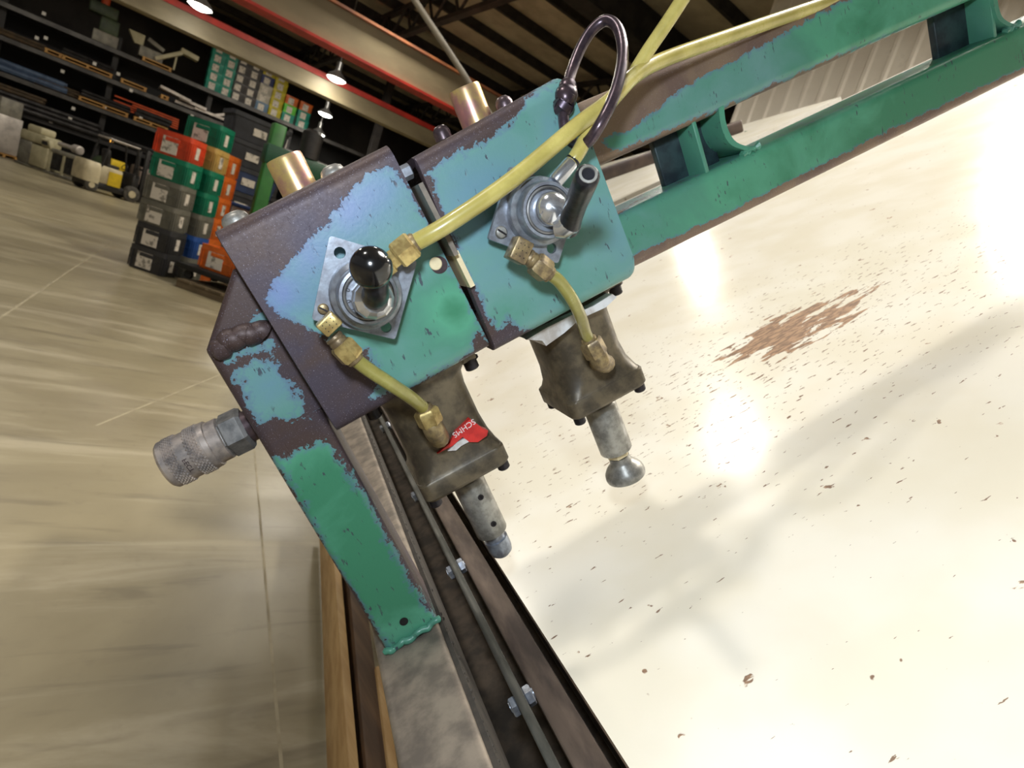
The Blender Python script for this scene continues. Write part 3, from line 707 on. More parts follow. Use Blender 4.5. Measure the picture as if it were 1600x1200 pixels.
def ports(name, label, n0, n1, e1, a0, a1, mats):
    N0, N1, E1 = pa(*n0, a0), pa(*n1, a0), pa(*e1, a1); d = (N1-N0).normalized()
    t = thing(name, label, 'fitting', N1)
    part('ferrule', MB().lathe(N0-d*.003, d, [(0, .004), (.001, .0048), (.0035, .005)], 18), M['brass_dirty'], t)
    part('nut', hexnut(MB(), N0, N1, .0074, .2, .18), M[mats[0]], t)
    part('elbow', MB().tube(spline([N1-d*.001, N1+d*.004, E1, E1+Vector((0, .012, -.001))], 5), .0062, 12), M[mats[1]], t, 'grimy elbow body')
    return t
ports('brass_port_fitting', 'brass nut and elbow beside the torn red label', (664, 640), (675, 664), (686, 684), .333, .342, ('brass', 'brass_dirty'))
ports('brass_port_fitting', 'dirty brass nut and elbow on the cylinder with the flared foot', (921, 532), (934, 556), (946, 568), .335, .344, ('brass_dirty', 'brass_dirty'))
n0, n1 = pa(617, 403, .313), pa(646, 380, .311); t = thing('compression_fitting', 'bright brass compression fitting joining the long yellow line to the valve', 'fitting', n0)
d = (n1-n0).normalized()
part('nut', hexnut(MB(), n0+d*.001, n1, .0079, .5, .15), M['brass'], t)
part('body', MB().lathe(n0-d*.0085, d, [(0, .0062), (.001, .0068), (.0055, .0068), (.0062, .0052), (.010, .0052)], 6, twist=.4), M['brass'], t)
part('stem', MB().lathe(n0-d*.0145, d, [(0, .0045), (.007, .0045)], 16), M['brass_dirty'], t)
part('ferrule', MB().lathe(n1-d*.0005, d, [(0, .0052), (.0018, .0050), (.0028, .0042)], 18), M['brass_dirty'], t)
def airline(name, label, pts, r, m):
    P = spline([pa(*q) for q in pts], 10)
    single(name, MB().tube(P, r, 16), m, label, 'hose', base=P[0], ang=60)
airline('air_line', 'long yellow air line from the left valve through the rod ring and along the beam', [(640, 384, .3115), (700, 350, .306), (800, 281, .306), (900, 198, .311), (950, 160, .316), (992, 118, .328), (1040, 92, .338), (1150, 53, .352), (1240, 22, .362), (1330, -8, .368), (1480, -58, .372), (1700, -140, .376)], .0044, M['tube'])
airline('air_line', 'yellow air line rising steeply out of the frame from the knobless valve', [(893, 254, .309), (905, 236, .309), (926, 196, .317), (950, 165, .324), (985, 122, .332), (1012, 80, .330), (1046, 30, .325), (1085, -30, .32), (1125, -90, .32), (1180, -150, .33), (1270, -190, .345), (1390, -200, .36), (1540, -185, .372), (1700, -170, .376)], .0039, M['tube'])
airline('air_line', 'short olive yellow air line from the ball knob valve to its cylinder', [(552, 559, .309), (575, 577, .310), (610, 600, .313), (640, 620, .320), (660, 636, .331), (666, 644, .333)], .0037, M['tube_green'])
airline('air_line', 'short olive yellow air line from the knobless valve to its cylinder', [(855, 426, .305), (873, 439, .306), (893, 466, .309), (907, 495, .318), (915, 520, .331), (922, 534, .335)], .0036, M['tube_green'])

# ---- quick coupler on the strut
ACP = .372; p0 = pa(392, 664, ACP); p1 = pa(258, 729, ACP); L = p0.x-p1.x; o = Vector((p0.x, ACP, (p0.z+p1.z)/2))
t = thing('quick_coupler', 'knurled steel air quick coupler sticking out of the strut', 'coupler', o)
D_ = (-1, 0, 0)
part('nipple', MB().lathe(o+Vector((.006, 0, 0)), D_, [(0, .0095), (.010, .0095)], 24), M['steel_dark'], t)
part('hex_body', MB().lathe(o, D_, [(.002, .0118), (.004, .0132), (L*.27, .0132), (L*.29, .0120), (L*.42, .0120), (L*.425, .0112)], 6, twist=.35), M['hex'], t, 'grimy hexagonal body', ang=25)
part('step_collar', MB().lathe(o, D_, [(L*.30, .0118), (L*.31, .0126), (L*.44, .0126), (L*.445, .0118)], 28), M['coupler'], t)
sl = part('sleeve', MB().lathe(o, D_, [(L*.43, .0118), (L*.44, .0139), (L*.50, .0141), (L*.505, .0137), (L*.9, .0137), (L*.905, .0141), (L*.955, .0141), (L*.985, .0128), (L*.995, .0105), (L*.99, .0075), (L*.93, .007)], 40), M['coupler'], t)
def knurl(t0, t1, r):
    mb = MB(); n = 36; m = 6
    for i in range(n):
        for j in range(m):
            an = 2*math.pi*(i+.5*(j % 2))/n; tt = t0+(t1-t0)*(j+.5)/m; ca, sa = math.cos(an), math.sin(an)
            c = o+Vector((-tt, ca*r, sa*r)); u = Vector((0, -sa, ca)); nrm = Vector((0, ca, sa)); x = Vector((1, 0, 0)); hw = math.pi*r/n*.92; hl = (t1-t0)/m*.92
            mb.add([c+u*hw, c+x*hl, c-u*hw, c-x*hl, c+nrm*.0011], [[0, 1, 4], [1, 2, 4], [2, 3, 4], [3, 0, 4]])
    return mb
for t0, t1 in ((L*.52, L*.66), (L*.77, L*.90)):
    part('knurl_band', knurl(t0, t1, .0137), M['coupler'], sl, ang=0, kind='stuff')
vs, fs = text_mesh('FECT', .0040, .0001)
def wrap(v):
    an = math.radians(190)+v.x/.0138; return o+Vector((-(L*.715)-v.y*.9, math.cos(an)*(.01378+v.z), math.sin(an)*(.01378+v.z)))
part('stamped_lettering', MB().add([wrap(v) for v in vs], fs), M['steel_dark'], sl, 'stamped letters round the sleeve', ang=0)

# ---- base rails, bars and the cream table
RT = -.2452
rail = thing('base_rail', 'worn grey brown steel rail under the strut', 'rail', (-.052, .4, RT))
rp = roundpoly([(-.0735, RT), (-.0295, RT), (-.0295, RT-.045), (-.0735, RT-.045)], .004)
def alongA(poly, a0, a1, k=1): return MB().loft([[Vector((u, a0+(a1-a0)*i/k, v)) for u, v in poly] for i in range(k+1)])
part('tube', alongA(rp, -.35, 2.15), M['rail'], rail)
part('side_plate', MB().box((-.0295, -.35, RT-.05), (-.0265, 2.15, RT-.003)), M['dark_side'], rail, 'rough dark side strip with weld spatter')
sp = MB()
for i in range(260):
    a = .05+random.random()**1.6*1.4; c = Vector((-.0265, a, RT-.004-random.random()*.006)); r = .0006+random.random()*.0013
    sp.lathe(c+Vector((-.0005, 0, 0)), (1, 0, .4), [(0, r), (r*.6, r*.7), (r, r*.1)], 6)
part('weld_spatter', sp, M['dark_side'], rail, kind='stuff')
led = thing('bottom_channel', 'dusty brown channel between the rail and the table', 'channel', (-.01, .4, -.345))
part('web', MB().box((-.078, -.35, -.400), (.036, 2.15, -.396)), M['ledge'], led)
part('lip', MB().box((.034, -.35, -.400), (.038, 2.15, -.322)), M['dark_bar'], led)
thin = thing('flat_bar', 'thin dark flat bar standing on edge between rail and table, bolted through', 'bar', (-.005, .4, -.29))
part('bar', MB().box((-.0080, -.35, -.312), (-.0018, 2.15, -.290), .0008), M['dark_bar'], thin)
wide = thing('flat_bar', 'wide rusty bar next to the cream table edge', 'bar', (.013, .4, -.305))
part('bar', MB().box((.0036, -.35, -.330), (.0222, 2.15, -.3045), .0012), M['rust'], wide)
for a, wh in ((pc(822, 1090, -.2975).y, 'nearest the lens'), (pc(721, 884, -.2975).y, 'second along, by the rod tip'), (.66, 'third along'), (.95, 'fourth along'), (1.3, 'farthest along')):
    b = thing('bar_bolt', 'bright zinc hex bolt through the thin flat bar, ' + wh, 'bolt', (-.0049, a, -.300), 'bolts through the thin bar')
    z = -.2975
    part('nut', hexnut(MB(), (-.0018, a, z), (.0034, a, z), .0066, .5), M['zinc'], b)
    part('head', hexnut(MB(), (-.0080, a, z-.001), (-.0125, a, z-.001), .0066, .2), M['zinc'], b)
    part('shank', MB().lathe((-.013, a, z), (1, 0, 0), [(0, .0034), (.0172, .0034)], 12), M['zinc'], b)

def cream_top():
    m, nt, b = new_mat('cream_worn_laminate')
    v = objvec(nt)
    mp = nd(nt, 'ShaderNodeMapping'); mp.inputs['Scale'].default_value = (.28, 1, 1); nt.links.new(v, mp.inputs[0])
    n1 = noise_n(nt, mp.outputs[0], 260, 4, .55, .2); n2 = noise_n(nt, v, 9, 3, .5); n3 = noise_n(nt, mp.outputs[0], 60, 6, .6, .3); n4 = noise_n(nt, v, 46, 3, .5)
    # worn patch, centre and half lengths along the bench's own axes
    pm = nd(nt, 'ShaderNodeMapping'); q = pc(1240, 512, -.30); nt.links.new(v, pm.inputs[0])
    pm.inputs['Location'].default_value = (-(q.x-.4)/.17, -(q.y-.9)/.085, 0); pm.inputs['Scale'].default_value = (1/.17, 1/.085, 0)
    ln = nd(nt, 'ShaderNodeVectorMath', operation='LENGTH'); nt.links.new(pm.outputs[0], ln.inputs[0])
    patch = math_n(nt, 'SUBTRACT', 1.0, ln.outputs['Value'], clamp=True)
    wm = nd(nt, 'ShaderNodeMapping'); nt.links.new(v, wm.inputs[0])
    wm.inputs['Location'].default_value = (-(q.x-.4)/.75, -(q.y-.9-.02)/.32, 0); wm.inputs['Scale'].default_value = (1/.75, 1/.32, 0)
    l2 = nd(nt, 'ShaderNodeVectorMath', operation='LENGTH'); nt.links.new(wm.outputs[0], l2.inputs[0])
    wide_ = math_n(nt, 'SUBTRACT', 1.0, l2.outputs['Value'], clamp=True)
    big = step_n(nt, math_n(nt, 'ADD', n3, math_n(nt, 'MULTIPLY', patch, .40)), .70, .72)
    big = math_n(nt, 'MULTIPLY', big, step_n(nt, patch, .0, .12))
    small = step_n(nt, math_n(nt, 'ADD', n1, math_n(nt, 'MULTIPLY', wide_, .10)), .70, .715)
    spot = math_n(nt, 'MULTIPLY', step_n(nt, n4, .70, .715), step_n(nt, n1, .42, .5))
    chips = math_n(nt, 'MAXIMUM', big, math_n(nt, 'MAXIMUM', small, spot))
    cream = mix_n(nt, step_n(nt, n2, .35, .65), S(240, 236, 224), S(233, 227, 210))
    brown = mix_n(nt, step_n(nt, n1, .4, .6), S(172, 138, 108), S(128, 102, 82))
    nt.links.new(mix_n(nt, chips, cream, brown), b.inputs['Base Color'])
    nt.links.new(math_n(nt, 'ADD', .19, math_n(nt, 'MULTIPLY', chips, .5)), b.inputs['Roughness'])
    bump_n(nt, math_n(nt, 'MULTIPLY', chips, -1.0), b, .3, .0005)
    return m
M['cream'] = cream_top()
M['wood_edge'] = simple('table_edge_board', S(96, 78, 62), S(64, 52, 44), .6, 0, 40, .2)
tbl = thing('clamping_table', 'tilted cream laminate clamping table, chipped to brown, under the beams', 'table', (.4, .9, -.30))
part('tabletop', MB().box((.0292, -.35, -.3012), (2.9, 2.10, -.30)), M['cream'], tbl)
part('board', MB().box((.0282, -.35, -.322), (2.9, 2.10, -.3012)), M['wood_edge'], tbl, 'brown board under the laminate')
part('end_strip', MB().box((.03, 2.10, -.325), (2.9, 2.125, -.2985), .002), simple('grey_end_strip', S(196, 190, 182), S(168, 162, 155), .45), tbl, 'pale grey strip along the far end')
M['green_frame'] = simple('green_frame_paint', S(52, 100, 76), S(38, 76, 60), .45, 0, 30)
for bb in (.1, 1.4, 2.7):
    part('under_beam', MB().box((bb, -.3, -.39), (bb+.05, 2.08, -.325), .003), M['green_frame'], tbl)
# second table leaf beyond, and the dark bar across it
tl2 = thing('far_table', 'far cream table leaf seen between the beams, past the near table', 'table', (1.2, 3.6, -.31))
part('tabletop', MB().box((.5, 2.32, -.335), (2.45, 4.6, -.31)), M['cream'], tl2)
p0 = pa(930, 277, 2.22); p1 = pa(1075, 226, 2.22); d = (p1-p0).normalized(); nrm = Vector((0, 1, 0)).cross(d)
fb = thing('cross_bar', 'dark brown bar crossing behind the bracket, above the far table', 'bar', p0)
part('bar', MB().obox((p0+p1)/2, d, (0, 1, 0), nrm, ((p1-p0).length/2+.25, .03, .024), .006), simple('brown_cross_bar', S(78, 64, 56), S(56, 46, 42), .4, .3, 12), fb)
# ================================================================ LAMPS, RACKS, CRATES, MACHINES IN THE HALL
M['lamp_body'] = simple('lamp_aluminium', S(170, 170, 170), S(140, 140, 140), .3, .7, 5)
def glow(name, col, s_):
    m, nt, b = new_mat(name); b.inputs['Base Color'].default_value = (.8, .8, .8, 1)
    b.inputs['Emission Color'].default_value = col; b.inputs['Emission Strength'].default_value = s_; return m
M['lamp_glow'] = glow('lamp_glow', (1, .95, .82, 1), 60)
def bay_lamp(p, label, r=.24, s=1):
    t = thing('high_bay_lamp', label, 'lamp', p, 'high bay lamps', frame='w')
    part('reflector', MB().lathe((0, 0, .02), (0, 0, 1), [(0, r), (.10, r*.85), (.22, r*.35), (.26, r*.3)], 20, caps=(False, True)), M['lamp_body'], t)
    part('lens', MB().lathe((0, 0, 0), (0, 0, 1), [(-.05, .001), (-.04, r*.5), (0, r*.8), (.03, r*.85)], 20), M['lamp_glow'], t)
    part('stem', MB().lathe((0, 0, .26), (0, 0, 1), [(0, .02), (max(.05, ZR-p[2]-.26), .02)], 8), M['lamp_body'], t)
    part('ballast', MB().lathe((0, 0, .27), (0, 0, 1), [(0, .09), (.25, .09)], 12), M['lamp_body'], t)
    return t
bay_lamp(wy(312, 12, 19.5), 'glowing high bay lamp above the red crane flange, over the teal crates', .3)
bay_lamp(wy(525, 125, 20.2), 'glowing high bay lamp beside the red crane flange, over the orange crates', .3)
bay_lamp(wy(508, 180, 27.0), 'glowing high bay lamp past the racks, higher of the far pair', .3)
bay_lamp(wy(497, 210, 28.6), 'glowing high bay lamp past the racks, lower of the far pair', .3)
# lamps that the glossy table mirrors
for px, py, dist, r, lb_ in ((1150, 690, 9, .34, 'in the middle of the hall'), (1085, 400, 16, .34, 'farther down the hall'), (1600, 340, 9, .3, 'by the white wall')):
    d = ray(px, py).normalized(); rd = d - C_*2*d.dot(C_); rw = CV2W @ rd
    p = m2w(pc(px, py, -.30)); zz = 6.8
    if rw.z > .05:
        k = min((zz-p.z)/rw.z, (XWALL-.8-p.x)/rw.x if rw.x > 0 else 99, 30); bay_lamp(p+rw*k, 'high bay lamp mirrored in the cream table top, ' + lb_, r)

# ---- cantilever racks
YR = 29.5
M['rack'] = simple('rack_steel', S(92, 90, 88), S(70, 68, 68), .5, .3, 2)
M['rack_dark'] = simple('rack_upright', S(44, 42, 42), S(32, 30, 30), .6, .2, 2)
M['skid'] = simple('yellow_pine', S(198, 152, 84), S(166, 122, 66), .6, 0, 3, stretch=(.3, 2, 2))
LV = [round(wy(100, y, YR).z, 2) for y in (148, 94, 43)]; print('rack levels', LV)
rack = thing('storage_rack', 'long dark storage rack along the back of the hall, stacked with stock', 'rack', (0, YR, 0), frame='w')
XS = [-9.5+i*3.3 for i in range(6)]
for x in XS:
    part('upright', MB().box((x-.09, .25, 0), (x+.09, .45, LV[2]+.5)), M['rack_dark'], rack, ang=None)
for lv in LV + [LV[0]-1.1]:
    part('shelf_beam', MB().box((-13, -.04, lv-.15), (XWALL-.2, .04, lv)), M['rack'] if lv >= LV[0] else M['rack_dark'], rack, ang=None)
    part('rear_beam', MB().box((-13, 1.2, lv-.12), (XWALL-.2, 1.28, lv)), M['rack_dark'], rack, ang=None)
    part('shelf_deck', MB().box((-13, .04, lv-.05), (XWALL-.2, 1.2, lv-.02)), M['rack_dark'], rack, ang=None)
for px, py in ((69, 22), (58, 60), (72, 60), (148, 100), (185, 116), (98, 112), (164, 168), (220, 185), (115, 170), (80, 190), (110, 186), (260, 205), (205, 142), (300, 182)):
    q = wy(px, py, YR-.02); part('stock_tag', MB().box((q.x-.06, -.08, q.z-.05), (q.x+.05, -.07, q.z+.06)), simple('tag_paper', S(226, 222, 214)) if px == 69 else bpy.data.materials['tag_paper'], rack, 'white paper stock tag', ang=None)
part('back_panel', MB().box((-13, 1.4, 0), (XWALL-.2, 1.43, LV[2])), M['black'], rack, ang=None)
def skid(x0, x1, z, label, D=1.0):
    t = thing('pallet', label, 'pallet', ((x0+x1)/2, YR+.02, z), 'yellow wooden skids on the rack', frame='w'); w = (x1-x0)/2
    part('top_board', MB().box((-w, -.12, .11), (w, D, .15)), M['skid'], t, ang=None)
    part('bottom_board', MB().box((-w, -.12, 0), (w, -.04, .035)), M['skid'], t, ang=None)
    n = max(2, int((x1-x0)/.55)+1)
    for i in range(n):
        c = -w+.05+(2*w-.1)*i/(n-1); part('block', MB().box((c-.04, -.11, .035), (c+.04, D, .11)), M['skid'], t, ang=None)
    return t
ORD = ['first', 'second', 'third', 'fourth', 'fifth', 'sixth', 'seventh', 'eighth', 'ninth', 'tenth', 'eleventh', 'twelfth']
SHN = {LV[0]: 'lowest beam', LV[1]: 'middle beam', LV[2]: 'top beam'}
SK = [(222, 93, 267, 115, 2), (70, 75, 97, 88, 1), (97, 89, 175, 122, 1), (188, 128, 228, 146, 1), (250, 156, 262, 162, 1), (122, 156, 198, 192, 0), (207, 193, 259, 217, 0), (364, 206, 402, 224, 0)]
cnt = {}
for x0, y0, x1, y1, l in SK:
    a, b = wy(x0, y0, YR-.1).x, wy(x1, y1, YR-.1).x; cnt[l] = cnt.get(l, 0)+1
    skid(a, b, LV[l]+.01, 'yellow wooden skid on the %s of the rack, %s from the forklift end' % (SHN[LV[l]], ORD[cnt[l]-1]))
def bundle(name, label, cat, x0, x1, z, r, n, m, rows=2):
    t = thing(name, label, cat, ((x0+x1)/2, YR+.35, z), frame='w'); w = (x1-x0)/2
    for j in range(rows):
        for i in range(n-j):
            o = part('bar', MB().lathe((-w-random.random()*.1, (i-(n-j-1)/2)*r*2.1, r+j*r*1.8), (1, 0, 0), [(0, r), (2*w+random.random()*.15, r)], 8), m, t)
    return t
M['orange_bar'] = simple('orange_bar', S(222, 92, 36), S(190, 74, 30), .5, 0, 3)
M['stock_dark'] = simple('dark_steel_stock', S(58, 56, 56), S(38, 36, 36), .45, .5, 4)
M['stock_blue'] = simple('blue_wrapped_stock', S(84, 104, 132), S(62, 80, 108), .5, 0, 4)
M['stock_brown'] = simple('brown_stock', S(88, 70, 46), S(62, 50, 34), .6, 0, 4)
def xat(px, py): return wy(px, py, YR).x
t = thing('bar_bundle', 'bundle of bright orange bars on the lowest rack beam above the red crate', 'bundle', (0, YR+.1, LV[0]+.22), frame='w')
for i in range(5):
    x0, x1 = xat(180, 148), xat(281, 192)
    part('bar', MB().box((x0+random.random()*.8*(i % 2), .1+.06*i, .05+.09*i), (x1, .16+.06*i, .10+.09*i)), M['orange_bar'], t, ang=None)
bundle('tube_bundle', 'bundle of blue wrapped tubes on the lowest rack beam, far end', 'bundle', xat(-20, 102), xat(100, 146), LV[0]+.02, .11, 3, M['stock_blue'])
bundle('bar_bundle', 'dark steel bars on the lowest rack beam beyond the skids', 'bundle', xat(128, 158), xat(196, 188), LV[0]+.17, .07, 5, M['stock_dark'])
bundle('bar_bundle', 'dark steel bars on a skid above the forklift mast', 'bundle', xat(212, 190), xat(262, 212), LV[0]+.17, .09, 4, M['stock_dark'])
bundle('bar_bundle', 'long brown bars on the middle rack beam at its far end', 'bundle', xat(-30, 50), xat(70, 76), LV[1]+.02, .06, 6, M['stock_brown'])
bundle('bar_bundle', 'dark bars on the middle rack beam beside the cut sheets', 'bundle', xat(100, 82), xat(170, 112), LV[1]+.17, .07, 5, M['stock_dark'])
bundle('bar_bundle', 'dark bars on the middle rack beam under the teal crates', 'bundle', xat(364, 190), xat(438, 226), LV[1]+.17, .09, 5, M['stock_dark'])
bundle('bar_bundle', 'dark tubes low in the rack behind the forklift', 'bundle', xat(-20, 160), xat(150, 215), LV[0]-1.09, .09, 6, M['stock_dark'], 3)
bundle('tube_bundle', 'yellow brown tubes low in the rack above the moulding machine', 'bundle', xat(-40, 150), xat(62, 190), LV[0]-1.09+.5, .06, 5, M['stock_brown'])
bundle('bar_bundle', 'brown bars on the lowest rack beam between the blue tubes and the skids', 'bundle', xat(60, 125), xat(118, 152), LV[0]+.02, .05, 6, M['stock_brown'], 3)
bundle('bar_bundle', 'dark tubes low in the rack behind the floor crates', 'bundle', xat(160, 215), xat(420, 310), LV[0]-1.09, .08, 5, M['stock_dark'])
M['sheet'] = simple('white_sheet_metal', S(206, 198, 190), S(168, 160, 154), .4, .3, 3)
t = thing('sheet_stack', 'pale cut sheets and trays lying on the middle rack beam', 'sheets', (xat(325, 160), YR, LV[1]+.02), frame='w')
for i, (dx, w, z, tl) in enumerate(((-1.15, .55, .25, .10), (-.5, .5, .16, .05), (.15, .55, .05, .0), (-.7, .4, .02, 0), (.6, .3, .2, -.5))):
    part('sheet', MB().obox((dx, .2+.12*i, z+.1), (math.cos(tl), 0, -math.sin(tl)), (0, 1, 0), (math.sin(tl), 0, math.cos(tl)), (w, .4, .05)), M['sheet'], t, ang=None)
M['machine_cream'] = simple('machine_cream', S(196, 188, 156), S(176, 168, 136), .5, 0, 3)
M['machine_grey'] = simple('machine_grey', S(150, 146, 132), S(116, 112, 104), .5, .1, 3)
z = LV[2]+.02
t = thing('conveyor', 'grey cream inclined conveyor on a skid on the top beam', 'conveyor', (xat(265, 95), YR+.3, z+.15), frame='w')
part('incline', MB().obox((-.05, 0, .42), Vector((.80, 0, .6)).normalized(), (0, 1, 0), Vector((-.6, 0, .8)).normalized(), (.52, .22, .07), .02), M['machine_cream'], t)
part('head', MB().obox((.62, 0, .78), (1, 0, -.1), (0, 1, 0), (.1, 0, 1), (.32, .24, .09), .02), M['machine_cream'], t)
part('leg', MB().box((.18, -.1, 0), (.24, .1, .5)), M['machine_cream'], t)
t = thing('packing_machine', 'squat grey cream machine beside the conveyor on the top beam', 'machine', (xat(240, 82), YR+.4, z+.15), frame='w')
part('body', MB().box((-.45, -.25, 0), (.35, .3, .38), .03), M['machine_grey'], t)
part('hopper', MB().loft([[Vector((-.5+u, v, .38)) for u, v in rrect(.3, .3, .03)], [Vector((-.62+u, v, .75)) for u, v in rrect(.55, .45, .04)]]), M['machine_cream'], t)
part('arm', MB().obox((.05, 0, .62), (.9, 0, -.3), (0, 1, 0), (.3, 0, .9), (.32, .12, .08), .02), M['machine_grey'], t)
M['mach_green'] = simple('dim_green_machine', S(74, 88, 62), S(54, 64, 48), .5, 0, 3)
t = thing('milling_head', 'dim green machine head with a grey base at the dark end of the top beam', 'machine', (xat(170, 60), YR+.4, z), frame='w')
part('base', MB().box((-.5, -.3, 0), (.3, .35, .42), .04), M['machine_grey'], t)
part('column', MB().box((-.35, -.2, .42), (.25, .3, .95), .05), M['mach_green'], t)
part('head', MB().box((-.75, -.25, .95), (.15, .3, 1.35), .06), M['mach_green'], t)
part('motor', MB().lathe((-.3, 0, 1.35), (0, 0, 1), [(0, .14), (.3, .14), (.34, .1)], 16), M['orange_bar'], t, 'orange motor cap')

# ---- plastic crates
CC = {}
def crate_mat(n, c, c2=None): CC[n] = simple('crate_'+n, S(*c), S(*(c2 or tuple(int(x*.82) for x in c))), .45, 0, 6)
for n, c in (('green', (18, 122, 92)), ('teal', (30, 150, 128)), ('red', (222, 74, 40)), ('orange', (226, 110, 36)), ('grey', (112, 110, 100)), ('black', (52, 52, 56)), ('blue', (42, 84, 158)), ('navy', (40, 52, 110)),
             ('tan', (200, 164, 92)), ('yellow', (206, 190, 30)), ('amber', (232, 186, 30)), ('white', (196, 190, 176)), ('sky', (108, 138, 166)), ('lime', (110, 220, 70)), ('maroon', (122, 34, 52)), ('dark', (70, 66, 66))): crate_mat(n, c)
M['paper'] = paper()
CRATES = {}
def crate(col, label, loc, yaw, group=None, detail=True, L=.6, D=.4, H=.31, name='plastic_crate'):
    key = (col, detail, L, D, H)
    if key in CRATES:
        o = copy_tree(CRATES[key])
    else:
        o = thing(name, 'x', 'crate', (0, 0, 0), frame='w'); m = CC[col]
        l, d = L/2, D/2
        def rr(s_, z): return [Vector((u, v, z)) for u, v in rrect(L*s_, D-(1-s_)*L, .03, 3)]
        part('body', MB().loft([rr(.93, 0), rr(.955, .02), rr(.96, H-.05), rr(.965, H-.045), rr(.93, H-.045), rr(.9, .03)]), m, o)
        def rim(z0, z1, s0, s1):
            ro = [Vector((u, v, 0)) for u, v in rrect(L*s1, D-(1-s1)*L, .035, 3)]; ri = [Vector((u, v, 0)) for u, v in rrect(L*s0, D-(1-s0)*L, .03, 3)]
            up = lambda r, z: [p+Vector((0, 0, z)) for p in r]
            return MB().loft([up(ro, z0), up(ro, z1), up(ri, z1), up(ri, z0)], close=True)
        part('rim', rim(H-.06, H, .92, 1.0), m, o)
        if detail:
            part('lower_band', rim(H*.42, H*.46, .95, .985), m, o)
            rb = MB()
            for sx in (-.46, -.40, .40, .46): rb.box((L*sx-.006, -d*.985, .02), (L*sx+.006, -d*.93, H-.05))
            for sy in (-.42, -.3, .3, .42): rb.box((l*.93, D*sy-.006, .02), (l*.985, D*sy+.006, H-.05))
            part('rib', rb, m, o, kind='stuff', ang=None)
            part('handle', MB().box((-.09, -d*1.0, H-.11), (.09, -d*.95, H-.065), .008), m, o)
            part('side_label', MB().box((l*.955, -.03, .06), (l*.992, .03, H-.08)), M['paper'], o, 'white strip label on the short side', ang=None)
        part('label', MB().box((-L*.26, -d*.985, .03), (L*.16, -d*.9, H*.78)), M['paper'], o, 'peeling white paper label', ang=None)
        CRATES[key] = o
    o.matrix_world = Matrix.Translation(Vector(loc)) @ Matrix.Rotation(yaw, 4, 'Z')
    o['label'] = label; o['category'] = 'crate'
    if group: o['group'] = group
    return o
cA, cB = wz(196, 414, 0), wz(251, 433, 0)
d = (cB-cA); yaw = math.atan2(d.y, d.x); L0 = d.length
hd_ = Vector((cA.x, cA.y)).length; rv = wz(0, 0, 5)-CAM; rv = CV2W @ ray(262, 201); hH = (1.12 + hd_*rv.z/Vector((rv.x, rv.y)).length)/6; DS = L0*.64
print('crate', L0, hH)
CAL = max(.5, min(.75, L0)); 
fx = Vector((math.cos(yaw), math.sin(yaw), 0)); fy = Vector((-math.sin(yaw), math.cos(yaw), 0))
base = (cA+cB)/2+fy*DS/2
for i, (c, txt) in enumerate((('black', 'black crate at the foot of the nearest floor stack'), ('black', 'black crate second from the floor in the nearest stack'), ('grey', 'grey crate third from the floor in the nearest stack'),
                              ('grey', 'grey crate fourth from the floor, just under the green one'), ('green', 'green crate fifth from the floor, under the red orange one'), ('red', 'red orange crate topping the nearest floor stack'))):
    crate(c, txt, base+Vector((0, 0, (hH-.004)*i))+fx*.012*math.sin(i*2), yaw+.02*math.sin(i*3), 'crates in the nearest floor stack', L=L0, D=DS, H=hH)
b2 = base+fy*(DS+.06)+fx*.06
for i, (c, txt) in enumerate((('grey', 'grey crate at the foot of the second floor stack'), ('blue', 'blue crate second from the floor in the second stack'), ('grey', 'grey crate third from the floor in the second stack'),
                              ('green', 'green crate fourth from the floor in the second stack'), ('green', 'green crate fifth from the floor in the second stack'), ('tan', 'tan yellow crate sixth from the floor in the second stack'), ('green', 'green crate topping the second floor stack'))):
    crate(c, txt, b2+Vector((0, 0, (hH-.004)*i)), yaw, 'crates in the second floor stack', L=L0, D=DS, H=hH)
b3 = base+fy*(DS+.06)*2+fx*.0
for i in range(6):
    crate('orange', 'orange crate in the hindmost floor stack, %s from the floor' % ORD[i], b3+Vector((0, 0, (hH-.004)*i)), yaw, 'orange crates in the hindmost floor stack', L=L0, D=DS, H=hH)
# cart of orange and yellow crates on a pallet
M['pallet_wood'] = simple('weathered_wood', S(118, 102, 78), S(88, 76, 58), .7, 0, 6, stretch=(.3, 2, 2))
pA, pB = wz(272, 447, 0), wz(352, 476, 0); d = pB-pA; yw = math.atan2(d.y, d.x); fx2 = d.normalized(); fy2 = Vector((-fx2.y, fx2.x, 0))
t = thing('pallet', 'weathered wooden pallet on the floor under the orange crate', 'pallet', pA+fx2*.62+fy2*.4, frame='w', yaw=yw)
for i in range(4): part('runner', MB().box((-.62, -.38+.24*i, 0), (.62, -.31+.24*i, .08)), M['pallet_wood'], t, ang=None)
for i in range(6): part('slat', MB().box((-.6+.2*i, -.4, .08), (-.44+.2*i, .42, .10)), M['pallet_wood'], t, ang=None)
pc0 = pA+fx2*.42+fy2*.40
t = thing('dolly', 'low black dolly carrying the orange and yellow crates', 'dolly', pc0+Vector((0, 0, .101)), frame='w', yaw=yw)
part('deck', MB().box((-.55, -.3, .10), (.6, .32, .16), .01), M['black'], t)
for sx in (-.42, .42):
    for sy in (-.22, .22): part('caster', MB().lathe((sx, sy-.02, .05), (0, 1, 0), [(0, .05), (.04, .05)], 16), M['black'], t)
oA, oB = wz(277, 410, .265), wz(334, 427, .265)
crate('orange', 'orange crate with a torn label on the black dolly', pc0+fx2*-.18+Vector((0, 0, .263)), yw, L=L0*1.05, D=DS, H=hH)
crate('amber', 'bright yellow crate beside the orange one on the black dolly', pc0+fx2*(-.18+L0*1.07)+Vector((0, 0, .263)), yw, L=L0, D=DS, H=hH*.95)
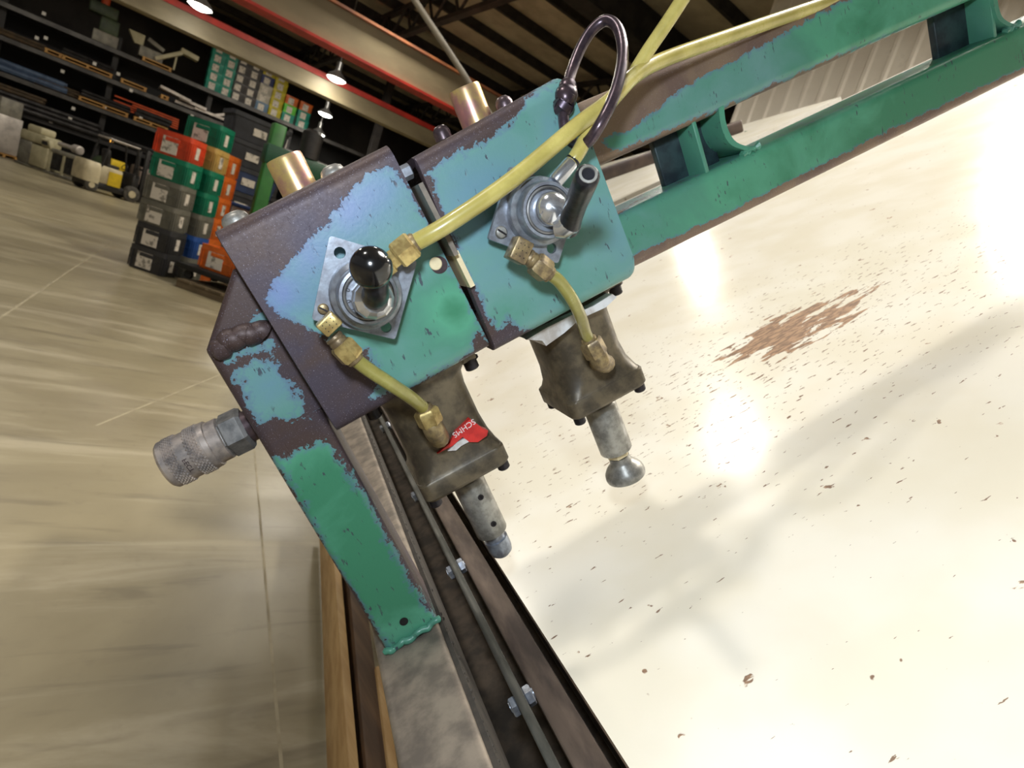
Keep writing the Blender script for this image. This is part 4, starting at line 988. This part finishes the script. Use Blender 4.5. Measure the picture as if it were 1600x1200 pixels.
# crates on the top beam of the rack
zt = LV[2]+.01
cols = [(336, 140, .62, ['teal']*6, 'left teal'), (366, 147, .62, ['teal']*5, 'right teal'), (0, 0, 0, [], ''), ]
COLS = [(331, 138, ['teal']*6, 'rack top teal column nearest the conveyor'), (352, 147, ['teal']*5, 'second teal column on the rack top'),
        (368, 157, ['dark']*4+['dark', 'maroon'], 'shorter dark maroon topped column'), (387, 168, ['dark']*6+['maroon'], 'taller dark maroon topped column'),
        (406, 178, ['sky', 'white', 'white', 'navy', 'yellow'], 'sky white navy yellow column'), (426, 188, ['yellow']*5, 'all yellow column on the rack top'),
        (447, 196, ['teal', 'lime', 'orange'], 'short rack top column with a lime crate'), (469, 205, ['teal', 'teal', 'orange'], 'last rack top column, orange over teal')]
for px, py, cs, nm in COLS:
    x = wy(px, py, YR+.1).x
    for i, c in enumerate(cs):
        crate(c, '%s crate, %s up, in the %s' % (c, ORD[i], nm), (x+random.uniform(-.01, .01), YR+.35, zt+.362*i), 0, 'crates on the top beam', False, L=.56, D=.44, H=.365)

# ---- forklift
M['fork_cream'] = simple('forklift_cream', S(206, 194, 162), S(182, 170, 140), .45, 0, 3)
M['fork_black'] = simple('forklift_black', S(40, 38, 38), S(28, 27, 27), .5, 0, 3)
M['tyre'] = simple('grey_tyre', S(84, 80, 74), S(58, 56, 52), .8, 0, 8)
M['fork_yellow'] = simple('forklift_yellow', S(222, 190, 30), S(196, 166, 28), .5, 0, 3)
fp = wz(172, 306, 0)
hd = .42
t = thing('forklift', 'cream and black forklift truck with an overhead guard, parked before the racks', 'forklift', fp, frame='w', yaw=hd)
part('counterweight', MB().loft([[Vector((-.98+u, v, z_)) for u, v in rrect(.62*s_, 1.10*s_, .18, 4)] for z_, s_ in ((.34, .98), (.55, 1.0), (.85, 1.0), (1.05, .94), (1.10, .86))]), M['fork_cream'], t, 'cream rounded counterweight')
part('hood', MB().box((-.75, -.5, .4), (.05, .5, 1.06), .06), M['fork_cream'], t)
part('side_panel', MB().box((-.45, -.525, .40), (.02, -.49, .92)), M['fork_yellow'], t, 'yellow side panel')
part('chassis', MB().box((-1.2, -.48, .16), (.75, .48, .42), .05), M['fork_black'], t)
part('cowl', MB().box((.45, -.45, .4), (.72, .45, 1.1), .06), M['fork_black'], t)
part('seat', MB().box((-.45, -.25, 1.06), (.02, .25, 1.18), .04).obox((-.42, 0, 1.42), (1, 0, .15), (0, 1, 0), (-.15, 0, 1), (.07, .25, .28), .05), M['fork_black'], t)
part('steering_wheel', MB().tube([Vector((.30+.10*math.cos(a)*.5, .18*math.sin(a), 1.25+.18*math.cos(a)*.6)) for a in [i*math.pi/10 for i in range(21)]], .015, 8), M['fork_black'], t)
for x0, x1, y in ((-.72, -.55, .46), (-.72, -.55, -.46), (.62, .42, .46), (.62, .42, -.46)): part('guard_post', MB().tube([(x0, y, 1.0), (x1, y, 2.1)], .035, 8), M['fork_black'], t)
g = part('guard_roof', MB().box((-.6, -.5, 2.08), (.5, -.42, 2.14), .02).box((-.6, .42, 2.08), (.5, .5, 2.14), .02).box((-.62, -.5, 2.07), (-.54, .5, 2.15), .02).box((.42, -.5, 2.08), (.5, .5, 2.14), .02), M['sheet'], t)
for i in range(5): part('guard_bar', MB().box((-.4+.17*i, -.45, 2.10), (-.37+.17*i, .45, 2.13)), M['fork_black'], g, ang=None)
part('beacon', MB().lathe((-.5, -.3, 2.06), (0, 0, -1), [(0, .05), (.06, .05), (.08, .03)], 12), glow('beacon_amber', (1, .45, .05, 1), 2.2), t, 'lit amber lamp')
for y in (-.32, .32): part('mast_rail', MB().box((.82, y-.06, .05), (.96, y+.06, 2.15), .01), M['fork_black'], t)
for z_ in (.5, 1.3, 2.08): part('mast_crossbar', MB().box((.86, -.32, z_), (.94, .32, z_+.09), .01), M['fork_black'], t)
part('carriage', MB().box((.96, -.5, .25), (1.04, .5, .75), .01), M['fork_black'], t)
for y in (-.25, .25): part('fork', MB().box((1.04, y-.06, .08), (1.08, y+.06, .7)).box((1.04, y-.06, .06), (2.1, y+.06, .1)), M['fork_black'], t, ang=None)
def wheel(x, y, r): 
    w = part('wheel', MB().lathe((x, y-.1, r), (0, 1, 0), [(0, r*.8), (.03, r), (.17, r), (.2, r*.8)], 24), M['tyre'], t)
    part('hub', MB().lathe((x, y-.105, r), (0, 1, 0), [(0, r*.45), (.21, r*.45)], 16), M['fork_cream'], w)
for x, y, r in ((-.95, -.42, .24), (-.95, .42, .24), (.5, -.45, .31), (.5, .45, .31)): wheel(x, y, r)
t.scale = (.78, .78, .78)

# ---- moulding machine and its neighbours
mA, mB = wz(14, 250, 0), wz(116, 286, 0); d = mB-mA; yw = math.atan2(d.y, d.x); Lm = d.length; fxm = d.normalized(); fym = Vector((-fxm.y, fxm.x, 0))
s_ = Lm/4.3
t = thing('moulding_machine', 'long cream moulding machine with a control cabinet, left of the forklift', 'machine', mA+fxm*Lm/2+fym*.45, frame='w', yaw=yw)
h = Lm/2
part('base', MB().box((-h, -.45*s_, 0), (h*.2, .45*s_, .10*s_), .02).box((h*.2, -.45*s_, 0), (h, .45*s_, .12*s_), .02), M['machine_grey'], t)
part('clamp_unit', MB().box((-h, -.4*s_, 1.15*s_), (-h*.22, .4*s_, 1.6*s_), .05), M['machine_cream'], t)
part('clamp_cover', MB().box((-h*.85, -.35*s_, 1.6*s_), (-h*.42, .35*s_, 1.92*s_), .05), M['machine_cream'], t)
part('pedestal', MB().box((-h*.98, -.38*s_, .1*s_), (-h*.62, .38*s_, 1.15*s_), .04), M['machine_grey'], t)
cb = part('control_cabinet', MB().box((-h*.52, -.5*s_, .12*s_), (-h*.02, .3*s_, 1.08*s_), .03), M['machine_cream'], t)
pn = part('control_panel', MB().obox((-h*.12, -.42*s_, 1.28*s_), (1, 0, 0), (0, .9, .35), (0, -.35, .9), (.28*s_, .1*s_, .2*s_), .03), M['machine_cream'], cb)
part('screen', MB().box((-h*.12-.17*s_, -.555*s_, 1.2*s_), (-h*.12+.17*s_, -.50*s_, 1.38*s_)), M['fork_black'], pn, 'dark screen', ang=None)
part('tray_top', MB().box((-h*.0, -.4*s_, .98*s_), (h*.75, .4*s_, 1.18*s_), .03), M['machine_grey'], t)
part('frame_panel', MB().box((h*.0, -.36*s_, .25*s_), (h*.98, -.33*s_, .98*s_)), M['stock_dark'], t, 'dark open side of the frame', ang=None)
for x in (.02, .42, .97): part('frame_post', MB().box((h*x-.04, -.42*s_, .1*s_), (h*x+.04, -.34*s_, 1.0*s_)), M['machine_cream'], t, ang=None)
part('injection_unit', MB().lathe((-h*.05, 0, 1.45*s_), (1, 0, 0), [(0, .10*s_), (h*.45, .10*s_), (h*.46, .2*s_), (h*.62, .2*s_), (h*.64, .14*s_)], 16), M['sheet'], t)
mC = wz(4, 240, 0)
t = thing('white_cabinet', 'grubby white cabinet beyond the long cream moulding machine, at the hall edge', 'cabinet', wz(2, 243, 0)+Vector((-.15, -.25, .12)), frame='w', yaw=yw)
part('case', MB().box((-.55, -.4, 0), (.45, .4, 1.25), .03), M['sheet'], t)
part('dark_top', MB().box((-.5, -.35, 1.25), (.4, .35, 1.8), .03), M['machine_grey'], t)
part('label', MB().box((-.1, -.41, .85), (.15, -.38, 1.05)), M['stock_blue'], t, ang=None)
t = thing('pallet', 'brown wooden skid under the grubby white cabinet', 'pallet', wz(2, 243, 0)+Vector((-.15, -.25, 0)), frame='w', yaw=yw)
for i in range(3): part('runner', MB().box((-.6, -.45+.38*i, 0), (.5, -.37+.38*i, .08)), M['skid'], t, ang=None)
part('deck_board', MB().box((-.6, -.45, .08), (.5, .45, .115)), M['skid'], t, ang=None)
gp_ = wz(222, 312, 0)
M['mauve'] = simple('mauve_grey_paint', S(134, 118, 108), S(104, 92, 84), .6, 0, 3)
t = thing('grey_tank', 'squat mauve grey machine tank between the forklift mast and the crate stack', 'machine', gp_+Vector((.3, .9, 0)), frame='w', yaw=.3)
part('tank', MB().box((-.7, -.5, .25), (.8, .5, 1.15), .05), M['mauve'], t)
part('motor', MB().lathe((-.2, 0, 1.15), (0, 0, 1), [(0, .22), (.2, .22), (.26, .14)], 16).box((.1, -.3, 1.15), (.6, .3, 1.4), .05), M['stock_dark'], t)
part('foot', MB().box((-.6, -.45, 0), (.7, .45, .25), .02), M['stock_dark'], t)
t = single('blue_bin', MB().loft([[Vector((u, v, z_)) for u, v in rrect(.32*s2, .45*s2, .03)] for z_, s2 in ((0, .9), (.62, 1), (.64, 1), (.64, .92), (.05, .82))]), simple('bin_blue', S(60, 126, 180), S(48, 104, 156), .5), 'small light blue bin on the floor behind the nearest crate stack', 'bin', frame='w', base=(0, 0, 0)); t.location = wz(229, 317, 0)+Vector((.15, .2, 0))
p = wz(95, 268, 0)
t = thing('green_pump', 'small dark green and yellow pump set behind the moulding machine', 'pump', wz(112, 278, 0)+fym*1.15, frame='w', yaw=yw)
part('housing', MB().lathe((-.4, 0, .75), (1, 0, 0), [(0, .25), (.05, .32), (.5, .32), (.6, .2)], 20), M['mach_green'], t)
part('stand', MB().box((-.5, -.35, 0), (.5, .35, .5), .03), M['stock_dark'], t)
part('guard', MB().box((.2, -.3, .5), (.6, .3, 1.1), .06), M['fork_yellow'], t)

# ---- clutter right of the floor crates, just beyond the left housing
def at(px, py, y): return wy(px, py, y)
M['tote_dark'] = simple('dark_tote', S(46, 48, 56), S(32, 34, 40), .5, 0, 4)
M['tote_blue'] = simple('navy_tote', S(42, 62, 104), S(30, 46, 80), .5, 0, 4)
pt = at(378, 300, 12.0); 
names = ['black lidded tote at the foot of the column', 'navy tote second up in the column', 'black tote third up in the column', 'navy tote fourth up in the column', 'black tote fifth up in the column', 'black tote topping the column']
for i, nm in enumerate(names):
    t = thing('storage_tote', nm + ' behind the crate stacks', 'tote', (pt.x-.05+.03*(i % 2), pt.y, .42*i), 'totes in the dark column', frame='w', yaw=.1)
    part('body', MB().loft([[Vector((u, v, z_)) for u, v in rrect(.95*s2, .6*s2, .05)] for z_, s2 in ((0, .92), (.34, 1))]), M['tote_dark'] if i % 2 == 0 or i > 3 else M['tote_blue'], t)
    part('lid', MB().loft([[Vector((u, v, z_)) for u, v in rrect(1.0, .65, .05)] for z_ in (.34, .41)]), M['tote_dark'], t)
    part('label', MB().box((-.12, -.31, .12), (.1, -.28, .24)), M['paper'], t, ang=None)
M['green_post'] = simple('bright_green_paint', S(46, 120, 44), S(36, 98, 40), .45, 0, 3)
pg = at(408, 310, 8.5); pt_ = at(437, 195, 8.5)
t = thing('green_machine_frame', 'bright green upright machine frame behind the yellow zinc boss', 'machine', (pg.x, pg.y, 0), frame='w')
part('post', MB().box((-.08, -.08, 0), (.08, .08, pt_.z), .02), M['green_post'], t)
part('arm', MB().box((-.1, -.1, pt_.z-.5), (1.1, .12, pt_.z-.26), .02), simple('dark_green_paint', S(30, 84, 58), S(24, 66, 46), .45), t)
part('motor', MB().lathe((.42, 0, pt_.z-.26), (0, 0, 1), [(0, .13), (.32, .13), (.36, .08)], 18), M['stock_dark'], t)
part('guard', MB().box((-.06, -.2, 0), (.16, -.1, pt_.z*.36), .03), simple('pale_green_panel', S(170, 196, 120), S(140, 166, 100), .5), t, 'pale green lower panel')
pb = at(322, 342, 9.6)
t = thing('supply_cart', 'cluttered grey cart with blue boxes and clear bins, right of the crate stacks', 'cart', (pb.x+.3, pb.y, 0), frame='w', yaw=yaw)
part('shelf', MB().box((-.5, -.35, .62), (.7, .35, .66), .01).box((-.5, -.35, .15), (.7, .35, .19), .01), M['machine_grey'], t)
for sx in (-.47, .67):
    for sy in (-.32, .32): part('leg', MB().box((sx-.02, sy-.02, 0), (sx+.02, sy+.02, 1.0)), M['machine_grey'], t, ang=None)
part('side_panel', MB().box((-.5, -.36, .19), (.7, -.34, .62)), M['machine_grey'], t, ang=None)
for nm, lab_, m_, x0, x1, z0, z1, y in (('blue_box', 'blue carton upright on the grey cart', 'tote_blue', -.46, -.22, .66, 1.15, -.2), ('clear_bin', 'cloudy clear bin with a blue lid on the grey cart', 'sheet', .0, .5, .66, 1.02, .02), ('spray_tube', 'pale tube leaning among boxes on the grey cart', 'paper', -.17, -.1, .66, 1.2, -.25), ('red_roll', 'red roll lying before the clear bin on the grey cart', 'orange_bar', .03, .42, .67, .76, -.27)):
    tt = thing(nm, lab_, 'box', (pb.x+.3, pb.y, 0), frame='w', yaw=yaw)
    part('case', MB().box((x0, y-.07, z0), (x1, y+.22 if nm == 'clear_bin' else y+.1, z1), .015), CC['blue'] if m_ == 'tote_blue' else M[m_], tt)
    if nm == 'clear_bin': part('lid', MB().box((x0-.02, y-.09, z1), (x1+.02, y+.24, z1+.05), .012), CC['blue'], tt, 'blue lid')
# white framed panel and steel duct over the left housing, far
pw = at(470, 222, 24)
t = thing('crated_cylinder', 'white edged steel part lying on the middle rack beam, right end', 'part', (pw.x, YR+.2, LV[1]+.02), frame='w')
part('case', MB().box((-.9, -.3, .0), (.7, .3, .32), .03), M['stock_dark'], t)
part('tube', MB().lathe((-.9, -.32, .2), (1, 0, 0), [(0, .1), (1.5, .1)], 14), M['sheet'], t)
part('end_plate', MB().box((.72, -.35, -.05), (.82, .35, .6), .01), M['sheet'], t)
# diagonal roof brace and hanging heater
M['brace'] = simple('grey_brace', S(150, 144, 134), S(124, 118, 110), .5, .2, 2)
a, b = at(628, -30, 9.0), at(735, 132, 9.0)
single('roof_brace', MB().tube([a+(a-b)*.15, b+(b-a)*.35], .045, 10), M['brace'], 'long pale diagonal brace rod hanging from the dark roof', 'brace', frame='w')
# timbers on the floor beside the rail
M['timber'] = simple('pale_pine', S(188, 156, 108), S(164, 130, 84), .6, 0, 9, stretch=(3, .25, 3))
M['timber_dark'] = simple('brown_timber', S(98, 74, 52), S(72, 54, 40), .65, 0, 9, stretch=(3, .25, 3))
def timber(px0, px1, z, hgt, wid, m, lab_, far=1.6, near=-.6):
    a = wz(*px0, z); b = wz(*px1, z); d = (a-b).normalized(); s_ = Vector((d.y, -d.x, 0))
    p0_ = b+d*near*1.0; L_ = (a-b).length+far-near
    mb = MB().obox(p0_+d*L_/2+s_*wid/2-Vector((0, 0, hgt/2)), d, s_, (0, 0, 1), (L_/2, wid/2, hgt/2), .004)
    return single('timber', mb, M[m], lab_, 'timber', frame='w')
timber((522, 885), (545, 1200), .20, .14, .020, 'timber', 'pale pine timber on the floor along the rail', .6)
timber((546, 920), (572, 1200), .19, .17, .045, 'timber_dark', 'brown timber between the pale pine one and the rail', .6)
timber((577, 960), (607, 1200), .20, .04, .02, 'timber', 'thin orange brown lath lying on the brown timber', -.2)
# stand that carries the tilted machine
t = thing('machine_stand', 'dark steel legs holding the tilted table up from the floor', 'stand', (0, 0, 0), frame='w')
for bb, aa in ((.9, .2), (.9, 1.7), (2.2, .3), (2.2, 1.7)):
    top = m2w((bb, aa, -.40)); part('leg', MB().box((top.x-.04, top.y-.04, 0), (top.x+.04, top.y+.04, top.z)), M['green_frame'], t, ang=None)
for bb, aa in ((.7, 2.6), (2.2, 2.6), (.7, 4.3), (2.2, 4.3)):
    top = m2w((bb, aa, -.34)); part('far_leg', MB().box((top.x-.04, top.y-.04, 0), (top.x+.04, top.y+.04, top.z)), M['green_frame'], t, ang=None)
print('objects', len(bpy.data.objects))
